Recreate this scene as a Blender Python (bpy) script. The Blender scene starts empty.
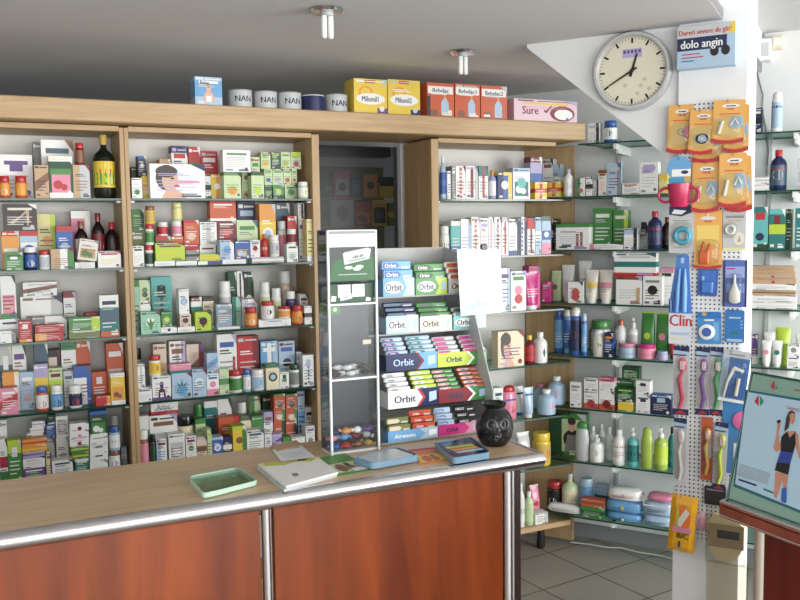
import bpy, math, random, re
from mathutils import Vector, Matrix
random.seed(7)
S = bpy.context.scene
COL = S.collection
# ------------------------------------------------------------------ camera model
F, PIT, ROL, PSI, H = 860.55, .0826, .0141, -.4437, 1.6
BW, D1, D3 = -.9445, 3.39, 3.98          # angle of the oblique wall, shelf fronts
DG = 3.10                                 # column front / clock panel
def ray(u, v):
    x, y = (u-400)/F, (v-300)/F
    c, s = math.cos(ROL), math.sin(ROL); x, y = c*x-s*y, s*x+c*y
    c, s = math.cos(PIT), math.sin(PIT); yd = c*y+s; z = c-s*y
    c, s = math.cos(PSI), math.sin(PSI)
    return Vector((c*x-s*z, s*x+c*z, -yd))
N3 = Vector((-math.sin(BW), math.cos(BW), 0)); T3 = Vector((math.cos(BW), math.sin(BW), 0))
N1 = Vector((0, 1, 0)); T1 = Vector((1, 0, 0))
EYE = Vector((0, 0, H))
def hit(u, v, n, d): r = ray(u, v); return r*(d/r.dot(n))+EYE
def atZ(u, v, z): r = ray(u, v); return r*((z-H)/r.z)+EYE
def atX(u, v, x): r = ray(u, v); return r*(x/r.x)+EYE
cam = bpy.data.cameras.new('camera'); co = bpy.data.objects.new('camera', cam); COL.objects.link(co)
cam.sensor_width = 36; cam.lens = F/800*36; cam.clip_start = .02
fw = ray(400, 300).normalized(); rt = (ray(500, 300)-ray(400, 300)).normalized(); up = rt.cross(fw)
m = Matrix((rt, up, -fw)).transposed().to_4x4(); m.translation = EYE
co.matrix_world = m; S.camera = co
# ------------------------------------------------------------------ materials
def lin(c): return tuple((x/12.92 if x <= .04045 else ((x+.055)/1.055)**2.4) for x in c)
PAL = dict(wh=(228,230,228), ow=(220,216,204), gy=(132,134,136), lg=(186,190,192), bk=(16,16,18), dk=(30,28,32), bkr=(28,12,16), bkg=(14,22,12),
 nv=(28,38,88), bl=(48,94,178), lb=(160,190,216), sk=(96,160,214), tl=(22,118,116), mt=(142,200,170), tq=(88,180,178), gn=(58,136,56), dg=(22,72,42),
 lm=(176,206,44), lm2=(160,190,70), pg=(190,212,160), ye=(226,192,44), py=(224,214,136), og=(228,146,48), do=(206,84,44), rd=(196,38,44), dr=(128,24,36),
 pk=(224,130,160), pk2=(222,190,204), mg=(206,40,130), pp=(98,66,140), lv=(170,162,206), br=(134,86,54), bn=(58,46,46), tn=(190,156,116), cr=(228,214,180),
 bg=(212,192,172), sn=(216,168,140), gd=(196,160,70), ol=(110,122,62), sl=(62,92,112), sl2=(132,156,176), sv=(170,172,174), be=(236,216,168))
def mute(c, k=.84):
    g = .3*c[0]+.59*c[1]+.11*c[2]; return tuple(g+(x-g)*k for x in c)
PAL = {k: mute(v) for k, v in PAL.items()}
MATS = {}
def principled(name):
    mt = bpy.data.materials.new(name); mt.use_nodes = True
    return mt, mt.node_tree.nodes, mt.node_tree.links, mt.node_tree.nodes['Principled BSDF']
def M(c, rough=.45, metal=0, kind='card'):
    key = (c, rough, metal, kind)
    if key in MATS: return MATS[key]
    mt, n, l, b = principled('%s_%s' % (kind, c))
    rgb = lin([x/255 for x in (PAL[c] if isinstance(c, str) else c)])
    nz = n.new('ShaderNodeTexNoise'); nz.inputs['Scale'].default_value = 40
    rm = n.new('ShaderNodeMapRange'); rm.inputs[3].default_value = rough-.06; rm.inputs[4].default_value = rough+.06
    l.new(nz.outputs['Fac'], rm.inputs[0]); l.new(rm.outputs[0], b.inputs['Roughness'])
    b.inputs['Base Color'].default_value = (*rgb, 1); b.inputs['Metallic'].default_value = metal
    MATS[key] = mt; return mt
def plastic(c): return M(c, .25, 0, 'plastic')
def wood(name, c1, c2, scale=(30, 30, 2.2), rough=.4, bump=.02, axis=None):
    mt, n, l, b = principled(name)
    tc = n.new('ShaderNodeTexCoord'); mp = n.new('ShaderNodeMapping'); mp.inputs['Scale'].default_value = scale
    nz = n.new('ShaderNodeTexNoise'); nz.inputs['Scale'].default_value = 1; nz.inputs['Detail'].default_value = 5; nz.inputs['Distortion'].default_value = .6
    cr = n.new('ShaderNodeValToRGB'); e = cr.color_ramp.elements
    e[0].position = .3; e[1].position = .72
    e[0].color = (*lin([x/255 for x in c1]), 1); e[1].color = (*lin([x/255 for x in c2]), 1)
    l.new(tc.outputs['Object'], mp.inputs['Vector']); l.new(mp.outputs[0], nz.inputs['Vector'])
    l.new(nz.outputs['Fac'], cr.inputs[0]); l.new(cr.outputs[0], b.inputs['Base Color'])
    b.inputs['Roughness'].default_value = rough
    return mt
def plaster(name, c, rough=.85):
    mt, n, l, b = principled(name)
    nz = n.new('ShaderNodeTexNoise'); nz.inputs['Scale'].default_value = 3; nz.inputs['Detail'].default_value = 6
    cr = n.new('ShaderNodeValToRGB'); e = cr.color_ramp.elements
    a = lin([x/255 for x in c]); e[0].color = (*[x*.94 for x in a], 1); e[1].color = (*[min(1, x*1.04) for x in a], 1)
    l.new(nz.outputs['Fac'], cr.inputs[0]); l.new(cr.outputs[0], b.inputs['Base Color'])
    n2 = n.new('ShaderNodeTexNoise'); n2.inputs['Scale'].default_value = 180
    bp = n.new('ShaderNodeBump'); bp.inputs['Strength'].default_value = .05; bp.inputs['Distance'].default_value = .002
    l.new(n2.outputs['Fac'], bp.inputs['Height']); l.new(bp.outputs[0], b.inputs['Normal'])
    b.inputs['Roughness'].default_value = rough
    return mt
def clear(name, tint, gloss=.12, rough=.03, base=.035):
    """thin clear sheet: straight-through light with a fresnel sheen"""
    mt = bpy.data.materials.new(name); mt.use_nodes = True; n = mt.node_tree.nodes; l = mt.node_tree.links
    n.remove(n['Principled BSDF']); out = n['Material Output']
    t = n.new('ShaderNodeBsdfTransparent'); t.inputs[0].default_value = (*lin([x/255 for x in tint]), 1)
    g = n.new('ShaderNodeBsdfGlossy'); g.inputs['Roughness'].default_value = rough
    f = n.new('ShaderNodeLayerWeight'); f.inputs[0].default_value = .5
    pw = n.new('ShaderNodeMath'); pw.operation = 'POWER'; pw.inputs[1].default_value = 4; l.new(f.outputs['Facing'], pw.inputs[0])
    ad = n.new('ShaderNodeMath'); ad.operation = 'MULTIPLY_ADD'; ad.inputs[1].default_value = gloss; ad.inputs[2].default_value = base
    mx = n.new('ShaderNodeMixShader')
    l.new(pw.outputs[0], ad.inputs[0]); l.new(ad.outputs[0], mx.inputs[0]); l.new(t.outputs[0], mx.inputs[1]); l.new(g.outputs[0], mx.inputs[2])
    l.new(mx.outputs[0], out.inputs[0]); return mt
W_BEECH = wood('beech_veneer', (168,140,102), (190,162,122), (4, 40, 60), .45)
W_BEECHV = wood('beech_veneer_upright', (166,138,100), (188,160,120), (40, 40, 3), .45)
W_TOP = wood('worktop_laminate', (178,150,118), (204,176,142), (3, 30, 30), .32)
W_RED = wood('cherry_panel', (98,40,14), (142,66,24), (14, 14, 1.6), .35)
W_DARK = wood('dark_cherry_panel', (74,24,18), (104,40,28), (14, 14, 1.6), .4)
P_WALL = plaster('white_wall_paint', (222,224,226))
P_CEIL = plaster('ceiling_paint', (212,212,212))
P_BACK = plaster('cabinet_back_panel', (212,212,208), .6)
CHROME = M((214,214,218), .2, 1, 'chrome'); STEEL = M((196,198,200), .35, .45, 'steel')
GLASS = clear('shelf_glass', (206,228,220), .3)
GEDGE = M((24,62,54), .15, 0, 'glass_edge')
ACRYL = clear('clear_acrylic', (236,240,240), .5)
BLIST = clear('clear_blister', (240,240,236), .6, .08)
GREENG = clear('green_glass', (238,250,243), .6)
BLUEG = clear('blue_plastic', (196,214,230), .6)
# ------------------------------------------------------------------ mesh builder
class MB:
    def __init__(s): s.v = []; s.f = []; s.mi = []; s.mats = []; s.sm = []
    def mat(s, m):
        if m not in s.mats: s.mats.append(m)
        return s.mats.index(m)
    def add(s, vs, fs, m, smooth=False):
        o = len(s.v); s.v += [tuple(p) for p in vs]; i = s.mat(m)
        for f in fs: s.f.append([k+o for k in f]); s.mi.append(i); s.sm.append(smooth)
    def box(s, x0, x1, y0, y1, z0, z1, m):
        s.add([(x0,y0,z0),(x1,y0,z0),(x1,y1,z0),(x0,y1,z0),(x0,y0,z1),(x1,y0,z1),(x1,y1,z1),(x0,y1,z1)],
              [(0,3,2,1),(4,5,6,7),(0,1,5,4),(1,2,6,5),(2,3,7,6),(3,0,4,7)], m)
    def rbox(s, x0, x1, y0, y1, z0, z1, m, r=.004):
        """box with chamfered edges"""
        r = min(r, (x1-x0)*.3, (y1-y0)*.3, (z1-z0)*.3); V = []
        for z, a in ((z0, r), (z0+r, 0), (z1-r, 0), (z1, r)):
            V += [(x0+a+r,y0+a,z),(x1-a-r,y0+a,z),(x1-a,y0+a+r,z),(x1-a,y1-a-r,z),(x1-a-r,y1-a,z),(x0+a+r,y1-a,z),(x0+a,y1-a-r,z),(x0+a,y0+a+r,z)]
        Fs = [tuple(reversed(range(8))), tuple(range(24, 32))]
        for k in range(3):
            for i in range(8): j = (i+1) % 8; Fs.append((k*8+i, k*8+j, k*8+8+j, k*8+8+i))
        s.add(V, Fs, m)
    def prism(s, poly, z0, z1, m, sidem=None):
        n = len(poly); V = [(x, y, z0) for x, y in poly]+[(x, y, z1) for x, y in poly]
        s.add(V, [tuple(reversed(range(n))), tuple(range(n, 2*n))], m)
        s.add(V, [(i, (i+1) % n, n+(i+1) % n, n+i) for i in range(n)], sidem or m)
    def slab(s, poly, y0, y1, m):
        """outline in x,z extruded along y"""
        n = len(poly); V = [(x, y0, z) for x, z in poly]+[(x, y1, z) for x, z in poly]
        s.add(V, [tuple(range(n)), tuple(reversed(range(n, 2*n)))]+[(i, n+i, n+(i+1) % n, (i+1) % n) for i in range(n)], m)
    def lathe(s, prof, m, seg=14, cx=0, cy=0, sy=1, smooth=True, cap=True):
        V = []; n = len(prof)
        for r, z in prof:
            for i in range(seg):
                a = 2*math.pi*i/seg; V.append((cx+r*math.cos(a), cy+r*sy*math.sin(a), z))
        Fs = [(k*seg+i, k*seg+(i+1) % seg, (k+1)*seg+(i+1) % seg, (k+1)*seg+i) for k in range(n-1) for i in range(seg)]
        if cap: Fs += [tuple(reversed(range(seg))), tuple(range((n-1)*seg, n*seg))]
        s.add(V, Fs, m, smooth)
    def tube(s, pts, r, m, seg=8):
        pts = [Vector(p) for p in pts]; V = []
        for k, p in enumerate(pts):
            d = (pts[min(k+1, len(pts)-1)]-pts[max(k-1, 0)]).normalized()
            a = d.orthogonal().normalized() if k == 0 else (a-d*a.dot(d)).normalized()
            b = d.cross(a); rr = r[k] if isinstance(r, (list, tuple)) else r
            V += [tuple(p+(a*math.cos(2*math.pi*i/seg)+b*math.sin(2*math.pi*i/seg))*rr) for i in range(seg)]
        n = len(pts)
        Fs = [(k*seg+i, k*seg+(i+1) % seg, (k+1)*seg+(i+1) % seg, (k+1)*seg+i) for k in range(n-1) for i in range(seg)]
        s.add(V, Fs+[tuple(reversed(range(seg))), tuple(range((n-1)*seg, n*seg))], m, True)
    def ring(s, c, ax, R, r, m, seg=24, sy=1):
        c = Vector(c); ax = Vector(ax).normalized(); a = ax.orthogonal().normalized(); b = ax.cross(a); V = []; k = 8
        for i in range(seg):
            t = 2*math.pi*i/seg; d = a*math.cos(t)+b*math.sin(t)*sy
            for j in range(k):
                u = 2*math.pi*j/k; V.append(tuple(c+d*(R+r*math.cos(u))+ax*r*math.sin(u)))
        s.add(V, [(i*k+j, ((i+1) % seg)*k+j, ((i+1) % seg)*k+(j+1) % k, i*k+(j+1) % k) for i in range(seg) for j in range(k)], m, True)
    def ball(s, c, rx, ry, rz, m, seg=14, rings=8):
        V = []
        for k in range(rings+1):
            t = math.pi*k/rings
            for i in range(seg):
                a = 2*math.pi*i/seg; q = max(math.sin(t), .002); V.append((c[0]+rx*q*math.cos(a), c[1]+ry*q*math.sin(a), c[2]-rz*math.cos(t)))
        s.add(V, [(k*seg+i, k*seg+(i+1) % seg, (k+1)*seg+(i+1) % seg, (k+1)*seg+i) for k in range(rings) for i in range(seg)], m, True)
    def build(s, name, parent=None, loc=None, rz=0, rot=None):
        me = bpy.data.meshes.new(name); me.from_pydata(s.v, [], s.f)
        for mt in s.mats: me.materials.append(mt)
        me.polygons.foreach_set('material_index', s.mi); me.polygons.foreach_set('use_smooth', s.sm)
        if any(s.sm): me.set_sharp_from_angle(angle=.7)
        me.update()
        o = bpy.data.objects.new(name, me); COL.objects.link(o)
        if parent: o.parent = parent
        if loc is not None: o.location = loc
        o.rotation_euler = rot if rot else (0, 0, rz)
        return o
def root(name, loc, rz=0):
    o = bpy.data.objects.new(name, None); COL.objects.link(o); o.location = loc; o.rotation_euler = (0, 0, rz); o.empty_display_size = .05; return o
def tag(o, label, cat, group=None):
    o['label'] = label; o['category'] = cat
    if group: o['group'] = group
    return o
def struct(mb, name): o = mb.build(name); o['kind'] = 'structure'; return o
# ------------------------------------------------------------------ lettering
TXT = {}
def text_mesh(t):
    if t not in TXT:
        cu = bpy.data.curves.new('t', 'FONT'); cu.body = t; cu.size = 1; cu.resolution_u = 2
        ob = bpy.data.objects.new('t', cu); COL.objects.link(ob)
        me = ob.evaluated_get(bpy.context.evaluated_depsgraph_get()).to_mesh()
        v = [(p.co.x, p.co.y) for p in me.vertices]; f = [list(p.vertices) for p in me.polygons]
        ob.to_mesh_clear(); bpy.data.objects.remove(ob); bpy.data.curves.remove(cu)
        x0 = min(p[0] for p in v); x1 = max(p[0] for p in v); h = .72
        TXT[t] = ([((x-(x0+x1)/2)/h, (y-.35)/h) for x, y in v], f, (x1-x0)/h)
    return TXT[t]
def put_text(mb, P, t, col, u, v, hv, asp, w=.9, off=1, bold=True):
    """P maps (u,v,layer) to a point; asp = width/height of the printed face"""
    vs, fs, tw = text_mesh(t); hu = hv/asp
    if tw*hu > w: hu = w/tw; hv = min(hv, hu*asp*1.35)
    mt = M(col) if isinstance(col, str) else col
    mb.add([P(u+x*hu, v+y*hv, off) for x, y in vs], fs, mt)
    if bold: mb.add([P(u+x*hu+.07*hu, v+y*hv, off+.2) for x, y in vs], fs, mt)
# ------------------------------------------------------------------ printed designs
RECT = dict(t=(0,.7,1,1), T=(0,.87,1,1), b=(0,0,1,.3), B=(0,0,1,.13), m=(0,.38,1,.62), l=(0,0,.4,1), k=(.72,0,1,1), k2=(.78,.1,.92,.6), k3=(.7,0,1,.16),
 l2=(0,0,.12,1), l3=(0,0,.12,.6), h=(.14,.77,.86,.86), h2=(.04,.68,.96,.9), s=(.38,.04,.62,.96), q=(.3,.62,.7,.84), q2=(.2,.7,.8,.92), q3=(.35,.88,.65,.97),
 H=(.05,.56,.95,.7), m2=(.5,.45,.9,.5), P=(.1,.1,.9,.72), P2=(.35,.1,.95,.86), p=(.1,.1,.9,.56))
BANDS = 'tTbBm'
def design(mb, P, spec, asp, curved=False):
    k = [0]
    def rect(u0, v0, u1, v1, c, seg=None):
        k[0] += .4; n = 6 if curved else 1
        V = []
        for i in range(n+1):
            u = u0+(u1-u0)*i/n; V += [P(u, v0, k[0]), P(u, v1, k[0])]
        mb.add(V, [(2*i, 2*i+2, 2*i+3, 2*i+1) for i in range(n)], M(c), curved)
    def poly(pts, c): k[0] += .4; mb.add([P(u, v, k[0]) for u, v in pts], [tuple(range(len(pts)))], M(c))
    def ell(u, v, ru, rv, c, a0=0, a1=2*math.pi): poly([(u+ru*math.cos(a0+(a1-a0)*i/14), v+rv*math.sin(a0+(a1-a0)*i/14)) for i in range(14)], c)
    def dot(u, v, r, c): ru = r if asp <= 1 else r/asp; ell(u, v, ru, ru*asp, c)
    for tk in spec.split():
        if tk[0] == 'x' and tk[1] == '=':
            t, c, u, v, hv = tk[2:].split('/'); k[0] += .4
            put_text(mb, P, t.replace('_', ' '), c, float(u), float(v), float(hv), asp, .84 if float(u) == .5 else .5, k[0]); continue
        q, c = tk.split(':'); cs = c.split(','); c = cs[0]
        if q in RECT:
            rect(*RECT[q], c)
            if q == 'p' and len(cs) > 1:
                dot(.36, .32, .2, cs[1]); dot(.62, .26, .15, cs[1])
                if len(cs) > 2: dot(.6, .44, .1, cs[2])
            if q in ('P', 'P2') and len(cs) > 1: dot((RECT[q][0]+RECT[q][2])/2, .4, .26, cs[1])
        elif q == 'n':
            for i, w in enumerate((.78, .7, .74, .5)): rect(.12, .5-i*.09, .12+w*.95, .525-i*.09, c)
        elif q == 'n2':
            for i in range(2): rect(.12, .66-i*.08, .8, .68-i*.08, c)
        elif q == 'd': dot(.5, .52, .26, c)
        elif q == 'e': dot(.5, .3, .27, c)
        elif q == 'o': dot(.5, .5, .34, c); dot(.5, .5, .2, 'lb')
        elif q == 'o2': ell(.35, .6, .22, .2, c); ell(.35, .6, .15, .14, 'ye')
        elif q == 'E': ell(.5, .42, .44, .17, c)
        elif q == 'w': poly([(0, .2), (1, .55), (1, .8), (0, .5)], c)
        elif q == 'g':
            for a in (-.5, 0, .5): poly([(.5, .15), (.5+.2*a-.07, .5), (.5+.55*a, .78-abs(a)*.25), (.5+.2*a+.07, .5)], c)
        elif q == 'v':
            for i in range(7): rect(.43, .1+i*.115, .57, .1+i*.115+.07, c)
        elif q == 'f':
            ell(.3, .6, .2, .38, cs[0]); ell(.36, .52, .15, .32, cs[1]); poly([(.2, 0), (.3, .3), (.5, .25), (.66, 0)], cs[1]); ell(.3, .78, .2, .18, cs[0]); ell(.48, .36, .05, .04, 'rd'); ell(.4, .58, .035, .03, cs[0])
        elif q == 'f2':
            ell(.5, .62, .1, .13, cs[0]); poly([(.3, .12), (.34, .42), (.44, .5), (.56, .5), (.66, .42), (.72, .12)], cs[0]); ell(.5, .7, .1, .07, cs[-1]); rect(.4, .12, .6, .34, 'wh')
        elif q == 'f3':
            ell(.62, .72, .1, .15, cs[1]); ell(.62, .82, .11, .09, cs[0]); poly([(.42, .1), (.5, .5), (.74, .5), (.84, .1)], 'gy')
        elif q == 'y':
            poly([(.52, .05), (.52, .42), (.62, .56), (.66, .72), (.7, .56), (.8, .42), (.8, .05)], c); rect(.62, .56, .7, .66, 'og'); ell(.25, .12, .16, .1, 'br')
        elif q == 'S': k[0] += .4; poly([(.15, .3), (.5, .55), (.72, .82), (.78, .8), (.74, .2), (.7, .2), (.68, .66), (.45, .42), (.3, .26)], c)
        elif q == 'z1': rect(.1, .06, .34, .13, c)
        elif q == 'z2': dot(.84, .14, .08, c)
        elif q == 'z3': rect(.14, .7, .6, .725, c); rect(.14, .655, .72, .675, c)
        elif q == 'z4': poly([(.74, 1), (1, .8), (1, 1)], c)
        elif q == 'z5': rect(.56, .04, .92, .09, c); rect(.56, .11, .84, .14, c)
        elif q == 'z6': rect(.06, .9, .3, .96, c); rect(.36, .91, .9, .94, c)
        elif q == 'S2': rect(.6, .15, .68, .62, c); rect(.72, .15, .8, .68, c); rect(.18, .1, .46, .2, 'sl')
        elif q == 'S3':
            poly([(.46, .5), (.5, .38), (.6, .72), (.57, .74), (.5, .5), (.48, .56)], c); ell(.76, .4, .2, .36, c); ell(.78, .36, .15, .25, 'wh')
# ------------------------------------------------------------------ goods (front towards local -y, base centre at the origin)
def carton(mb, w, d, h, c, spec):
    mb.box(-w/2, w/2, 0, d, 0, h, M(c)); e = .00035
    P = lambda u, v, k: (-w/2+u*w, -e*k, v*h)
    design(mb, P, spec, w/h)
    for tk in spec.split():                                # bands run on round the sides
        q = tk.split(':')[0]
        if q in BANDS and tk[1] == ':':
            _, v0, _, v1 = RECT[q]; mm = M(tk.split(':')[1].split(',')[0])
            for s in (-1, 1):
                x = s*(w/2+e); mb.add([(x,0,v0*h),(x,d,v0*h),(x,d,v1*h),(x,0,v1*h)], [(0,1,2,3)], mm)
            if v1 == 1: mb.add([(-w/2,0,h+e),(w/2,0,h+e),(w/2,d,h+e),(-w/2,d,h+e)], [(0,1,2,3)], mm)
            if v0 == 0: pass
    for s in (-1, 1):                                      # tuck-flap seam on each side
        x = s*(w/2+e*.5); mb.add([(x,d*.1,h*.965),(x,d*.9,h*.965),(x,d*.9,h*.972),(x,d*.1,h*.972)], [(0,1,2,3)], M('gy'))
def cylmap(r, z0, z1, cy=0, sy=1, span=1.0):
    def P(u, v, k):
        a = (u-.5)*math.pi*span; rr = r+.0003*k
        return (rr*math.sin(a), cy-rr*sy*math.cos(a), z0+v*(z1-z0))
    return P
def label_on(parent, r, z0, z1, c, spec, cy, sy=1, full=True):
    mb = MB(); rr = r+.0004
    mb.lathe([(rr, z0), (rr, z1)], M(c), 20, 0, cy, sy, True, False)
    sp = ' '.join(t for t in spec.split())
    design(mb, cylmap(rr, z0, z1, cy, sy), sp, math.pi*r/(z1-z0), True)
    return mb.build('label', parent)
KINDS = {'c': ('medicine_carton', 'box'), 'j': ('pill_jar', 'jar'), 'b': ('bottle', 'bottle'), 'w': ('glass_bottle', 'bottle'), 'a': ('aerosol_can', 'can'),
         't': ('cosmetic_tube', 'tube'), 's': ('shampoo_bottle', 'bottle'), 'p': ('pump_bottle', 'bottle'), 'g': ('plastic_bag', 'bag'), 'k': ('milk_tin', 'tin')}
def make_item(ty, name, w, d, h, cols, spec):
    """returns the thing; the caller places and tags it"""
    c = cols[0]
    if ty == 'c':
        rr = random.Random(name+spec+'%.4f%.4f' % (w, h)); light = c in ('wh', 'ow', 'lg', 'pg', 'cr', 'bg', 'py', 'lb', 'mt', 'lm', 'pk2', 'tn')
        inks = ['sl', 'gy', 'nv', 'br', 'dg', 'dr', 'pp', 'lv'] if light else ['wh', 'ow', 'lg', 'cr', 'wh']
        if len(spec.split()) < 3 and h > .05: spec += ' n:'+rr.choice(inks) if 'n:' not in spec else ' h:'+rr.choice(inks)
        if h > .02: spec += ''.join(' %s:%s' % (t, rr.choice(inks)) for t in rr.sample(['z1', 'z2', 'z3', 'z4', 'z5', 'z6'], 3))
        mb = MB(); carton(mb, w, d, h, c, spec); return mb.build(name)
    R = root(name, (0, 0, 0)); r = w/2
    cap = cols[1] if len(cols) > 1 else 'wh'; lab = cols[2] if len(cols) > 2 else c
    if ty == 'j':
        b = MB(); b.lathe([(r*.9, 0), (r, h*.04), (r, h*.68), (r*.96, h*.74), (r*.8, h*.77)], plastic(c), 18, 0, r); b.build('body', R)
        q = MB(); q.lathe([(r*.9, h*.765), (r*.92, h*.8), (r*.92, h*.97), (r*.86, h)], plastic(cap), 20, 0, r); q.build('cap', R)
        label_on(R, r, h*.12, h*.66, lab, spec, r)
    elif ty == 'k':
        b = MB(); b.lathe([(r*.97, 0), (r, h*.02), (r, h*.05), (r*.97, h*.06), (r*.97, h*.9), (r, h*.91), (r, h*.94)], M(c, .3), 28, 0, r)
        design(b, cylmap(r*.975, h*.08, h*.9, r), spec, math.pi*r/(h*.82), True); b.build('body', R)
        q = MB(); q.lathe([(r*1.01, h*.94), (r*1.01, h*.985), (r*.95, h)], plastic(cap), 28, 0, r); q.build('lid', R)
    elif ty in 'bw':
        nk = .36 if ty == 'b' else .28; sh = .66 if ty == 'b' else .62
        b = MB(); b.lathe([(r*.88, 0), (r, h*.03), (r, h*sh), (r*.86, h*(sh+.07)), (r*nk*1.25, h*(sh+.15)), (r*nk, h*(sh+.18)), (r*nk, h*.86)], plastic(c), 18, 0, r); b.build('body', R)
        q = MB(); kk = nk*1.25; q.lathe([(r*kk, h*.845), (r*kk, h*.98), (r*kk*.9, h)], plastic(cap), 16, 0, r); q.build('cap', R)
        label_on(R, r, h*(.12 if ty == 'b' else .17), h*(sh-.04), lab, spec, r)
    elif ty == 'a':
        b = MB(); b.lathe([(r*.94, 0), (r, h*.02), (r, h*.78), (r*.86, h*.82)], M(c, .25), 18, 0, r); b.build('body', R)
        q = MB(); q.lathe([(r*.84, h*.82), (r*.84, h*.92), (r*.7, h*.97), (r*.4, h)], plastic(cap), 18, 0, r); q.build('cap', R)
        label_on(R, r, h*.1, h*.74, lab, spec, r)
    elif ty == 't':
        dd = min(d, w)*.5; b = MB(); V = []; n = 16
        for v, sx, sy in ((.12, .8, .9), (.2, .86, .95), (.5, .92, .7), (.8, .97, .35), (.93, 1, .08), (1, 1, .06)):
            V += [(r*sx*math.cos(2*math.pi*i/n), dd+dd*sy*math.sin(2*math.pi*i/n), v*h) for i in range(n)]
        b.add(V, [(k*n+i, k*n+(i+1) % n, (k+1)*n+(i+1) % n, (k+1)*n+i) for k in range(5) for i in range(n)]+[tuple(range(5*n, 6*n))], plastic(c), True)
        design(b, lambda u, v, k: (r*.86*math.sin((u-.5)*2.4)/.93, dd-dd*(.95-.8*max(0, v*.7+.12-.2))*math.cos((u-.5)*2.4)-.0004*k-.0012, h*(.2+v*.7)), spec, w/(h*.7), True); b.build('body', R)
        q = MB(); q.lathe([(r*.62, 0), (r*.66, h*.01), (r*.66, h*.12), (r*.6, h*.13)], plastic(cap), 16, 0, dd, min(1, dd*.95/(r*.66))); q.build('cap', R)
    elif ty == 's':
        sy = min(.6, d*.48/r); cy = r*sy
        b = MB(); b.lathe([(r*.8, 0), (r*.94, h*.03), (r, h*.35), (r*.98, h*.6), (r*.86, h*.76), (r*.68, h*.82)], plastic(c), 20, 0, cy, sy); 
        design(b, cylmap(r*1.0, h*.15, h*.7, cy, sy, .8), spec, 1.4*r/(h*.55), True); b.build('body', R)
        q = MB(); q.lathe([(r*.72, h*.82), (r*.74, h*.9), (r*.6, h*.97), (r*.3, h)], plastic(cap), 20, 0, cy, sy); q.build('cap', R)
    elif ty == 'p':
        b = MB(); b.lathe([(r*.88, 0), (r, h*.03), (r, h*.6), (r*.88, h*.68), (r*.4, h*.74), (r*.36, h*.78)], plastic(c), 18, 0, r); b.build('body', R)
        q = MB(); q.lathe([(r*.42, h*.77), (r*.42, h*.86), (r*.14, h*.87), (r*.14, h*.93)], plastic(cap), 14, 0, r)
        q.box(-r*.16, r*.16, r*.2, r*1.2, h*.93, h, plastic(cap)); q.build('pump', R)
        label_on(R, r, h*.14, h*.56, lab, spec, r)
    elif ty == 'g':
        b = MB(); V = []; n = 18; lv = ((0, .82, .5), (.06, .95, .7), (.3, 1, 1), (.6, .97, .95), (.86, .94, .5), (.94, .9, .1), (1, .97, .06)) if h > w*.55 else ((0, .8, .55), (.12, .95, .85), (.5, 1, 1), (.85, .93, .86), (1, .7, .55))
        for j, (v, sx, sy) in enumerate(lv):
            for i in range(n):
                a = 2*math.pi*i/n; pw = lambda q: math.copysign(abs(q)**.55, q); wob = 1+.05*math.sin(5*a+j*2)
                V.append((r*sx*pw(math.cos(a)), d/2+d/2*sy*pw(math.sin(a))*wob*.95, v*h))
        K = len(lv); b.add(V, [(k*n+i, k*n+(i+1) % n, (k+1)*n+(i+1) % n, (k+1)*n+i) for k in range(K-1) for i in range(n)]+[tuple(reversed(range(n))), tuple(range((K-1)*n, K*n))], plastic(c), True)
        design(b, lambda u, v, k: (r*.9*(2*u-1), -.0006-.0004*k, h*(.15+.65*v)), ' '.join(t for t in spec.split()), w/(h*.65)); 
        q = MB()
        if h <= w*.55:
            for s in (-1, 1):
                q = MB(); q.add([(s*r*.93, d*.15, h*.3), (s*r*1.0, d*.12, h*.42), (s*r*1.0, d*.88, h*.46), (s*r*.93, d*.85, h*.62)], [(0, 1, 2, 3)], plastic(cap)); q.build('crimped_seam', R)
            b.build('wrapper', R); return R
        else: q.box(-r*.96, r*.96, d/2-.0012, d/2+.0012, h, h*1.03, plastic(cap))
        b.build('wrapper', R); q.build('crimped_seam', R)
    return R
# ------------------------------------------------------------------ shelf heights (top faces)
ZB = dict(A=1.726, B=1.4655, C=1.2036, D=.9416, E=.6832, F=.4356, G=.154)
ZW = dict(A=1.9823, B=1.7376, C=1.4861, D=1.231, E=.9778, F=.727, G=.4646, H=.1927)
ORD = ['top', 'second', 'third', 'fourth', 'fifth', 'sixth', 'seventh', 'lowest']
def rowinfo(rw):
    a, b = rw; i = 'ABCDEFGH'.index(b)
    if a in 'LMR': 
        nm = {'L': 'left bay', 'M': 'middle bay', 'R': 'right bay'}[a]
        if a == 'R' and b == 'G': return N1, T1, D1, ZB[b]+.003, 0, 'bottom board of right bay'
        return N1, T1, D1, ZB[b]+.003, 0, '%s shelf of %s' % (ORD[i], nm)
    if a == 'T': return N1, T1, 3.315, 2.08, 0, 'on the cornice'
    if a == 'W': return N3, T3, D3, ZW[b]+.003, BW, '%s shelf on right wall' % ORD[i]
    return N3, T3, D3, ZW[b]+.003, BW, '%s shelf right of column' % ORD[i]
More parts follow.
